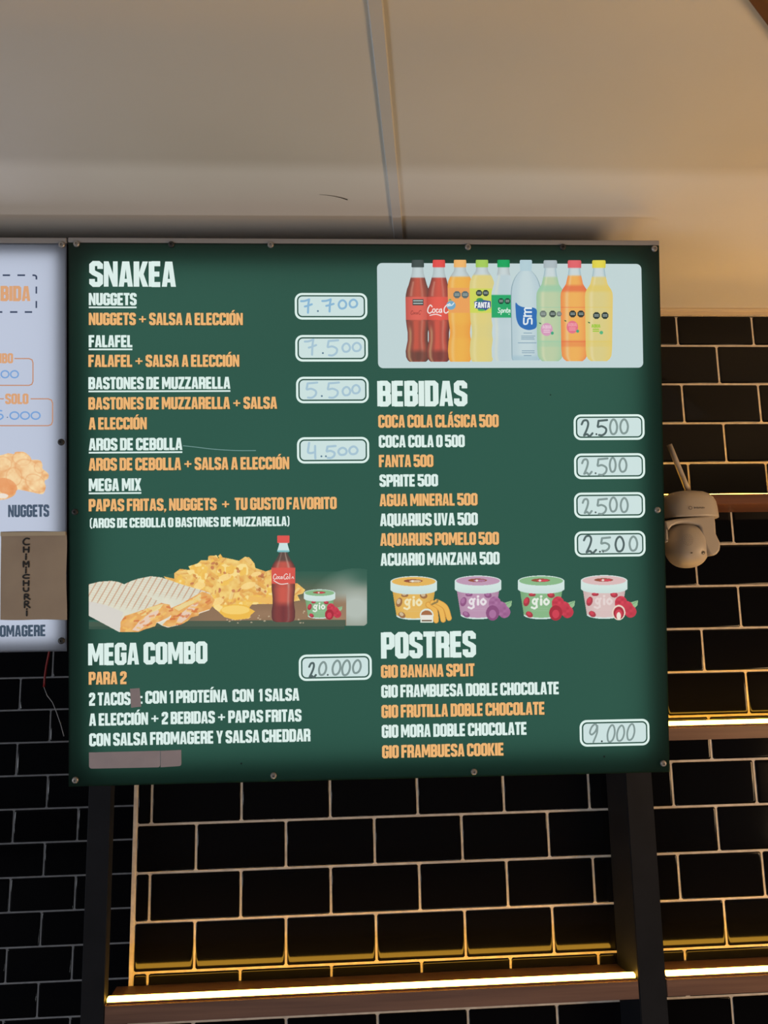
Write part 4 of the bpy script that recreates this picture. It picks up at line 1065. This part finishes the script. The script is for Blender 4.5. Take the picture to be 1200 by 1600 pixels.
tape('tape_patch', [(139.3, 1175.5), (251, 1172.8), (250.6, 1198.6), (139.5, 1200.8)], 'long grey tape patch at the bottom left of the green board', [0, 0, 4, 4.5])
tape('tape_patch', [(251.6, 1172.8), (283.4, 1171.4), (283.6, 1196.4), (251.2, 1198.4)], 'short grey tape patch at the right end of the long patch', [0, 0, 3.5, 0], 1.4)
tape('tape_patch', [(203.3, 1076), (218.3, 1075), (220.8, 1104), (205, 1105.6)], 'small upright grey tape patch after the word TACOS')

# ------------------------------------------------------------------ the white menu sign at the left
la1 = -2.4; lb0, lb1 = 1.6, 582.2; la0 = -900.0
ws = sign_root('menu_sign', (la0 + la1) / 2, lb1)
tag(ws, 'white lit menu board with orange and navy lettering at the left edge', 'menu sign', 'lit menu boards')
lightbox(ws, la0, lb0, la1, lb1, 8.0, M_house, M_white_sheet, M_rail, 1.0, 0.014, 3.05, gap=0.011)
NAVY, TAN = (58, 70, 96), (218, 164, 122)


def wtext(words, x0, x1, yt, yb, col, label, kind='menu_line'):
    p_ = Print(); a0_, bt2 = mm(x0, yt); _, bb2 = mm(x0, yb); a1_, _ = mm(x1, yb)
    text_shapes(p_, words, a0_, a1_, bt2, bb2, col, 3); p_.build(kind, ws)['label'] = label


wtext('BEBIDA', -24.5, 47.6, 447, 470.5, TAN, 'tan lettering ending in BIDA')
wtext('COMBO', -26, 20.6, 552.3, 567.7, TAN, 'tan lettering ending in BO')
wtext('SOLO', 8.5, 44.7, 615.3, 631.5, TAN, 'tan lettering reading SOLO')
wtext('NUGGETS', 13, 77, 789, 808, (72, 88, 108), 'slate lettering reading NUGGETS')
wtext('FROMAGERE', -19, 71.5, 977.5, 995.3, (66, 82, 100), 'slate lettering ending in OMAGERE')
p_ = Print()
for x0, x1, yy in ((4.5, 16, 430.3), (27.5, 39.5, 430.3), (-18, -6, 430.3), (-8, 4, 487.8), (16, 27.5, 487.8), (39, 50.5, 487.8), (-32, -20, 487.8)):
    p_.poly(P2([(x0, yy - 1.3), (x1, yy - 1.3), (x1, yy + 1.3), (x0, yy + 1.3)]), NAVY, 3)
for y0, y1 in ((448, 459), (470.5, 481.5)): p_.poly(P2([(55.8, y0), (58.2, y0), (58.2, y1), (55.8, y1)]), NAVY, 3)
V_, Q_ = stroke([mm(*q) for q in smooth_path([(51, 430.3), (55, 430.6), (57, 432.6), (57.1, 437)], 4)], 2.4); p_.quads(V_, Q_, NAVY, 3)
p_.build('dashed_frame', ws)['label'] = 'navy dashed line frame'
for L, lab in (([(22.8, 560.4), (45.5, 560.4), (50.3, 562.4), (51.8, 567), (51.8, 596), (50, 600.6), (45.5, 602.3), (-60, 602.3)], 'upper'), ([(48, 623.3), (75.5, 623.3), (80.6, 625.2), (82.4, 630), (82.4, 658.5), (80.6, 663.4), (75.5, 665.2), (-60, 665.2)], 'lower')):
    p_ = Print(); V_, Q_ = stroke([mm(*q) for q in L], 1.5); p_.quads(V_, Q_, (196, 140, 106), 3)
    if lab == 'lower': p_.poly(P2([(-60, 622.5), (6.3, 622.5), (6.3, 624.1), (-60, 624.1)]), (196, 140, 106), 3)
    fr_ = p_.build('price_frame', ws); fr_['label'] = lab + ' rounded tan price frame'
    h_ = Print(); HB = (122, 164, 216)
    if lab == 'upper':
        for x in (8.2, 23.0): hand(h_, [mm(*q) for q in disc(x, 585, 6.0, 5.4, 12)], 2.0, HB, 4, True)
        h_.poly(P2(disc(-.5, 590.5, 1.3)), HB, 4)
    else:
        for x in (23, 39.5, 56): hand(h_, [mm(*q) for q in disc(x, 649.5, 6.8, 5.6, 12)], 2.1, HB, 4, True)
        h_.poly(P2(disc(12, 652.3, 1.0)), (90, 120, 160), 4); hand(h_, [mm(*q) for q in [(3, 642), (-2, 642), (-2.4, 647), (3, 648), (5, 652), (0, 655.5), (-4, 654)]], 2.1, HB, 4)
    h_.build('handwritten_price', ws, fr_)['label'] = 'blue handwritten price'
nz = Raster(-40, 704, 80, 782, 0.6); X, Y = nz.X, nz.Y
NG = [(-30, 712), (0, 711), (12, 708), (22, 709), (24, 706), (38, 706), (48, 714), (50, 718), (63, 719), (67, 727), (67, 732), (76, 740), (75.5, 748), (70, 752), (72, 760), (70, 769), (65, 772.5), (52, 770), (38, 767), (27, 766), (24, 773), (14, 779), (0, 781.5), (-30, 779)]
im = nz.inside(smooth_path(NG, 4, True)); nz.put(im, (240, 192, 132))
nz.C = np.where(im[..., None], mixc((226, 154, 96), (250, 222, 172), np.clip(.85 * nz.noise(10, 31) + .5 * nz.noise(3.5, 32) - .1, 0, 1)), nz.C)
for cx, cy, rx, ry, q in ((34, 717, 14, 10, .2), (45, 735, 22, 15, .5), (56, 755, 17, 12, .6), (22, 745, 12, 14, 0), (4, 725, 14, 11, 0), (62, 730, 8, 9, 0)):
    e_ = nz.ell(cx, cy, rx, ry, q)
    nz.put(np.clip(1.3 - e_ * 1.1, 0, 1) * im, (252, 226, 176), .55, False); nz.put(np.exp(-((e_ - 1.02) / .07) ** 2) * im, (226, 150, 94), .4, False)
nz.put((nz.ell(10, 760, 18, 12, .4) < 1) & im, (232, 150, 96), .7, False); nz.put((nz.ell(4, 775, 9, 4) < 1) & im, (240, 232, 222), .9, False)
nz.build('nugget_picture', ws, ws, 2)['label'] = 'printed heap of golden nuggets'
for px, py in ((97, 383), (96, 691), (96.5, 1001)): screw(ws, px, py, py > 500, 4.8)

# brown paper note taped over the white board
ca, cb = mm(54, 968); note = sign_root('paper_note', ca, cb)
tag(note, 'brown paper note with a vertical handwritten word, stuck on the white menu board', 'paper note')
cols_, rows_ = 14, 18; V_, Fq = [], []
for j in range(rows_ + 1):
    for i in range(cols_ + 1):
        u, v = i / cols_, j / rows_
        x = (2.4 + u * 103.0) + (1.2 - 2.4 * v) * (1 - u) * .6 + .5 * math.sin(v * 9) * (u > .99)
        y = 830.8 + v * 137.4 - 1.6 * (1 - v) * u * (1 - u) * 2 + .5 * math.sin(u * 7) * (v > .99)
        a, b = mm(x, y); dp = .0012 + .0016 * math.sin(v * 3.1) * (.4 + .6 * u) + (.0022 * math.exp(-((v - .02) / .03) ** 2))
        V_.append(((a - ca) / 1000, -dp - .0012, (cb - b) / 1000))
nf = (cols_ + 1) * (rows_ + 1)
V_ += [(x, y + .0006, z) for x, y, z in V_]
for j in range(rows_):
    for i in range(cols_):
        k = j * (cols_ + 1) + i
        Fq.append((k, k + cols_ + 1, k + cols_ + 2, k + 1)); Fq.append((k + nf, k + 1 + nf, k + cols_ + 2 + nf, k + cols_ + 1 + nf))
sheet = mesh('sheet', V_, Fq, M_paper, note, smooth=True)
a0_, b0_ = mm(3.6, 831.5); a1_, b1_ = mm(104.6, 836.6)
box_obj('folded_edge', (a0_ - ca) / 1000, (a1_ - ca) / 1000, -0.0062, -0.0050, (cb - b1_) / 1000, (cb - b0_) / 1000, noisy('pale_paper_edge', (0.46, 0.38, 0.26), (0.52, 0.43, 0.30), 0.8), note, 0.0004)['label'] = 'paler folded top edge'
CH = {'C': [[(1, .95), (.5, 1), (.1, .7), (.05, .3), (.4, .05), (1, .1)]], 'H': [[(.1, 1), (.1, 0)], [(.95, 1), (.9, 0)], [(.1, .5), (.92, .52)]], 'I': [[(.5, .7), (.48, 0)], [(.5, .98), (.52, 1.02)]],
      'M': [[(.1, 0), (.1, 1), (.5, .45), (.9, 1), (.95, 0)]], 'U': [[(.1, 1), (.15, .3), (.5, .05), (.85, .3), (.9, 1)]], 'R': [[(.15, 0), (.2, .95), (.7, .95), (.75, .65), (.25, .5)], [(.4, .5), (1, 0)]]}
lay = [('C', 840, 852.5), ('H', 853.5, 863.5), ('I', 864.5, 875), ('M', 876, 886.5), ('I', 885, 896), ('C', 896.5, 904.5), ('H', 906, 915.5), ('U', 917, 925), ('R', 927, 937), ('R', 938, 950), ('I', 950, 962.5)]
p_ = Print(); p_.layer = 0
for i, (ch, y0, y1) in enumerate(lay):
    y0 += 1.3; y1 -= 1.0
    x0 = 37.6 + (i > 7) * 1.0; w_ = 9.6
    for st in CH[ch]:
        hand(p_, [mm(x0 + q[0] * w_, y1 - q[1] * (y1 - y0)) for q in st], 2.2, (18, 16, 15), 0)
zz = []
for (x, y, l) in p_.v: zz.append((x, y, 0))
p_.v = zz
io = p_.build('handwriting', note, None, M_ink); io['label'] = 'black vertical handwriting reading CHIMICHURRI'
for v in io.data.vertices:                                 # lies on the slightly curved sheet
    vv = min(max(1 - v.co.z / (137.4 * .905 / 1000), 0), 1); uu = .36
    v.co.y = -(.0012 + .0016 * math.sin(vv * 3.1) * (.4 + .6 * uu) + .0022 * math.exp(-((vv - .02) / .03) ** 2)) - .0012 - .0006

# ------------------------------------------------------------------ loose wires below the white board
tag(tube('red_wire', [(-0.256, 0.19, 0.36 + ZO), (-0.2562, 0.2, 0.289 + ZO), (-0.2605, 0.2, 0.262 + ZO), (-0.2625, 0.2, 0.24 + ZO), (-0.2632, 0.2, 0.222 + ZO)], 0.0021, M_red_wire), 'thin red wire dangling below the white menu board', 'wire', 'loose wires')
tag(tube('pale_wire', [(-0.2632, 0.2, 0.222 + ZO), (-0.256, 0.2, 0.205 + ZO), (-0.2453, 0.2, 0.192 + ZO), (-0.238, 0.2, 0.176 + ZO), (-0.2274, 0.2, 0.149 + ZO), (-0.2202, 0.2, 0.126 + ZO)], 0.0009, M_pale_wire), 'fine pale wire trailing from the red wire end', 'wire', 'loose wires')

# ------------------------------------------------------------------ security camera on the deep post
CX, CY = 0.9255, -0.112
camr = empty('security_camera', (CX, CY, 0.4145 + ZO))
tag(camr, 'white dome security camera with a slanted antenna, right of the green sign', 'security camera')
ZB = 0.4145


def loft(sections, n_=48, p=2.6):
    V_, Fq = [], []
    for z, rx, ry, cx, cy in sections:
        for k in range(n_):
            t = 2 * math.pi * k / n_; c, s = math.cos(t), math.sin(t)
            V_.append((cx + rx * math.copysign(abs(c) ** (2 / p), c), cy + ry * math.copysign(abs(s) ** (2 / p), s), z - ZB))
    for i in range(len(sections) - 1):
        for k in range(n_): Fq.append((i * n_ + k, i * n_ + (k + 1) % n_, (i + 1) * n_ + (k + 1) % n_, (i + 1) * n_ + k))
    Fq.append(tuple(range(n_))[::-1]); Fq.append(tuple(range((len(sections) - 1) * n_, len(sections) * n_)))
    return V_, Fq


sec = [(0.4985, .0475, .0405, 0, 0), (0.4990, .0485, .0415, 0, 0), (0.5020, .0486, .0416, 0, 0), (0.5150, .0478, .0410, 0, 0), (0.5260, .0462, .0398, 0, 0), (0.5340, .0425, .0370, 0, 0), (0.5400, .0365, .0325, 0, 0), (0.5440, .0285, .026, 0, 0), (0.5462, .0180, .017, 0, 0), (0.5470, .006, .006, 0, 0)]
V_, Fq = loft(sec); mesh('housing', V_, Fq, M_cam, camr, smooth=True)
YK = [(245, 800), (330, 785), (450, 774), (560, 766), (702, 760), (706, 830), (703, 930), (716, 965), (735, 1010), (734, 1050), (725, 1085), (700, 1115), (672, 1130), (640, 1132), (620, 1112), (605, 1085), (585, 1030), (570, 985), (562, 930), (555, 870), (545, 850), (500, 834), (440, 824), (390, 822), (330, 832), (285, 852), (258, 880), (243, 900), (236, 1000), (215, 1000), (215, 805)]
bm = bmesh.new()
fx = lambda q: 0.8735 - CX + (q[0] - 245) / 467 * .0831
fz_ = lambda q: 0.528 - ZB - (q[1] - 600) / 645 * .116
vf = [bm.verts.new((fx(q), -.0385, fz_(q))) for q in YK]; vb = [bm.verts.new((fx(q), .036, fz_(q))) for q in YK]
bm.faces.new(vf); bm.faces.new(vb[::-1])
for i in range(len(YK)): bm.faces.new((vf[i], vf[(i + 1) % len(YK)], vb[(i + 1) % len(YK)], vb[i]))
bmesh.ops.recalc_face_normals(bm, faces=bm.faces[:])
ed = [e for e in bm.edges if abs(e.verts[0].co.y - e.verts[1].co.y) < 1e-6]
bmesh.ops.bevel(bm, geom=ed, offset=.0035, segments=3, affect='EDGES', profile=0.5)
bmesh.ops.triangulate(bm, faces=[f for f in bm.faces if len(f.verts) > 4])
yoke = bm_obj('yoke', bm, M_cam, camr); yoke['label'] = 'arched bracket around the camera head'
for p in yoke.data.polygons: p.use_smooth = len(p.vertices) == 4
# the tilting head: a flattened ball with a flat face plate
V_, Fq = [], []; nu, nv = 40, 28; hc = Vector((-.0085, -.005, .0395)); hr = Vector((.0345, .0375, .0395))
for i in range(nv + 1):
    ph = math.pi * i / nv
    for k in range(nu):
        t = 2 * math.pi * k / nu; e = lambda v, p: math.copysign(abs(v) ** p, v)
        V_.append((hc.x + hr.x * e(math.cos(t), .84) * e(math.sin(ph), .84), hc.y + hr.y * e(math.sin(t), .84) * e(math.sin(ph), .84), hc.z + hr.z * e(math.cos(ph), .9)))
for i in range(nv):
    for k in range(nu): Fq.append((i * nu + k, (i + 1) * nu + k, (i + 1) * nu + (k + 1) % nu, i * nu + (k + 1) % nu))
head = mesh('camera_head', V_, Fq, M_cam, camr, smooth=True)


def head_y(x, z):
    q = max(0.02, 1 - abs((z - hc.z) / hr.z) ** (2 / .9)) ** .5
    q2 = max(0.0, 1 - min(1, abs((x - hc.x) / (hr.x * q ** .84))) ** (2 / .84)) ** .5
    return hc.y - hr.y * q2 ** .84 * q ** .84


bm = bmesh.new()
for ring, cnt in ((.0, 1), (.0032, 6), (.0062, 12), (.0092, 18)):
    for k in range(cnt):
        t = 2 * math.pi * k / cnt; x = -.0215 + .85 * ring * math.cos(t); z = .0445 + ring * math.sin(t); y = head_y(x, z)
        vs2 = [bm.verts.new((x + .00055 * math.cos(a), y - .00025, z + .00055 * math.sin(a))) for a in np.linspace(0, 2 * math.pi, 8, endpoint=False)]; bm.faces.new(vs2)
g_ = bm_obj('speaker_holes', bm, M_cam_mark, head); g_['label'] = 'round pattern of tiny speaker holes'


def dimple(name, x, z, r, mat_, parent, rx=1.0):
    bm = bmesh.new(); y = head_y(x, z)
    a = [bm.verts.new((x + r * rx * math.cos(t), head_y(x + r * rx * math.cos(t), z + r * math.sin(t)) - .0006, z + r * math.sin(t))) for t in np.linspace(0, 2 * math.pi, 16, endpoint=False)]
    b = [bm.verts.new((x + .7 * (v.co.x - x), v.co.y + .0004, z + .7 * (v.co.z - z))) for v in a]
    for i in range(16): bm.faces.new((a[i], a[(i + 1) % 16], b[(i + 1) % 16], b[i]))
    bm.faces.new(b)
    return bm_obj(name, bm, mat_, parent)


dimple('screw_recess', .0040, .0225, .0030, M_cam_dark, head, 1.15)['label'] = 'dark round screw recess'
dimple('small_slot', -.0165, .0225, .0009, M_cam_dark, head, 2.0)['label'] = 'tiny dark slot'
# blurred grey maker's mark on the housing
bm = bmesh.new()


def hous_y(x, z):
    rx = np.interp(z + ZB, [q[0] for q in sec], [q[1] for q in sec]); ry = np.interp(z + ZB, [q[0] for q in sec], [q[2] for q in sec])
    return -ry * (max(0, 1 - min(1, abs(x / rx)) ** 2.6)) ** (1 / 2.6)


def mark(x0, x1, z0, z1):
    v = [bm.verts.new((x, hous_y(x, z) - .0003, z)) for x, z in ((x0, z0), (x1, z0), (x1, z1), (x0, z1))]; bm.faces.new(v)


zc_ = .5125 - ZB; xm = -.0125
for k in range(12):
    t0, t1 = 2 * math.pi * k / 12, 2 * math.pi * (k + 1) / 12
    v = [bm.verts.new((xm + r * math.cos(t), hous_y(xm, zc_) - .0003, zc_ + r * math.sin(t))) for r, t in ((.0031, t0), (.0031, t1), (.0021, t1), (.0021, t0))]; bm.faces.new(v)
for k in range(8): mark(-.0068 + k * .0024, -.0050 + k * .0024, zc_ - .0014 + (k % 3 == 1) * .0004, zc_ + .0014 - (k % 2) * .0005)
bm_obj('printed_mark', bm, M_cam_mark, camr)['label'] = 'small blurred grey printed mark'
tube('antenna', [(-.0275, -.012, .6285 - ZB), (-.0177, -.011, .600 - ZB), (-.0073, -.010, .570 - ZB), (.0030, -.009, .540 - ZB)], .0042, M_cam, camr, 16, [.0045, .0046, .0047, .0050])['label'] = 'slanted white stick antenna'
tube('mount_arm', [(PR1 + .0006 - CX, .03, .520 - ZB), (0.86 - CX, .03, .520 - ZB), (-.035, .012, .518 - ZB)], .012, M_cam, camr, 16)

# ------------------------------------------------------------------ framed pale board hanging at the top right corner
e0, e1 = Vector((0.722, -0.757, 0)), Vector((0.790, -0.700, 0)); dr = (e1 - e0).normalized(); nr = Vector((dr.y, -dr.x, 0))
fb_ = empty('framed_board', ((e0 + e1) / 2 + nr * .010 + Vector((0, 0, ZC - .022)))); fb_.rotation_euler = (0, 0, math.atan2(dr.y, dr.x))
tag(fb_, 'corner of a pale board in a red brown wooden frame under the ceiling, top right', 'framed board')
box_obj('frame', -0.5, 0.5, -0.003, 0.0105, 0.0135, 0.0215, M_red_wood, fb_, 0.001)
box_obj('board', -0.5, 0.5, -0.42, -0.0032, 0.0155, 0.0215, M_pale, fb_, 0.001)
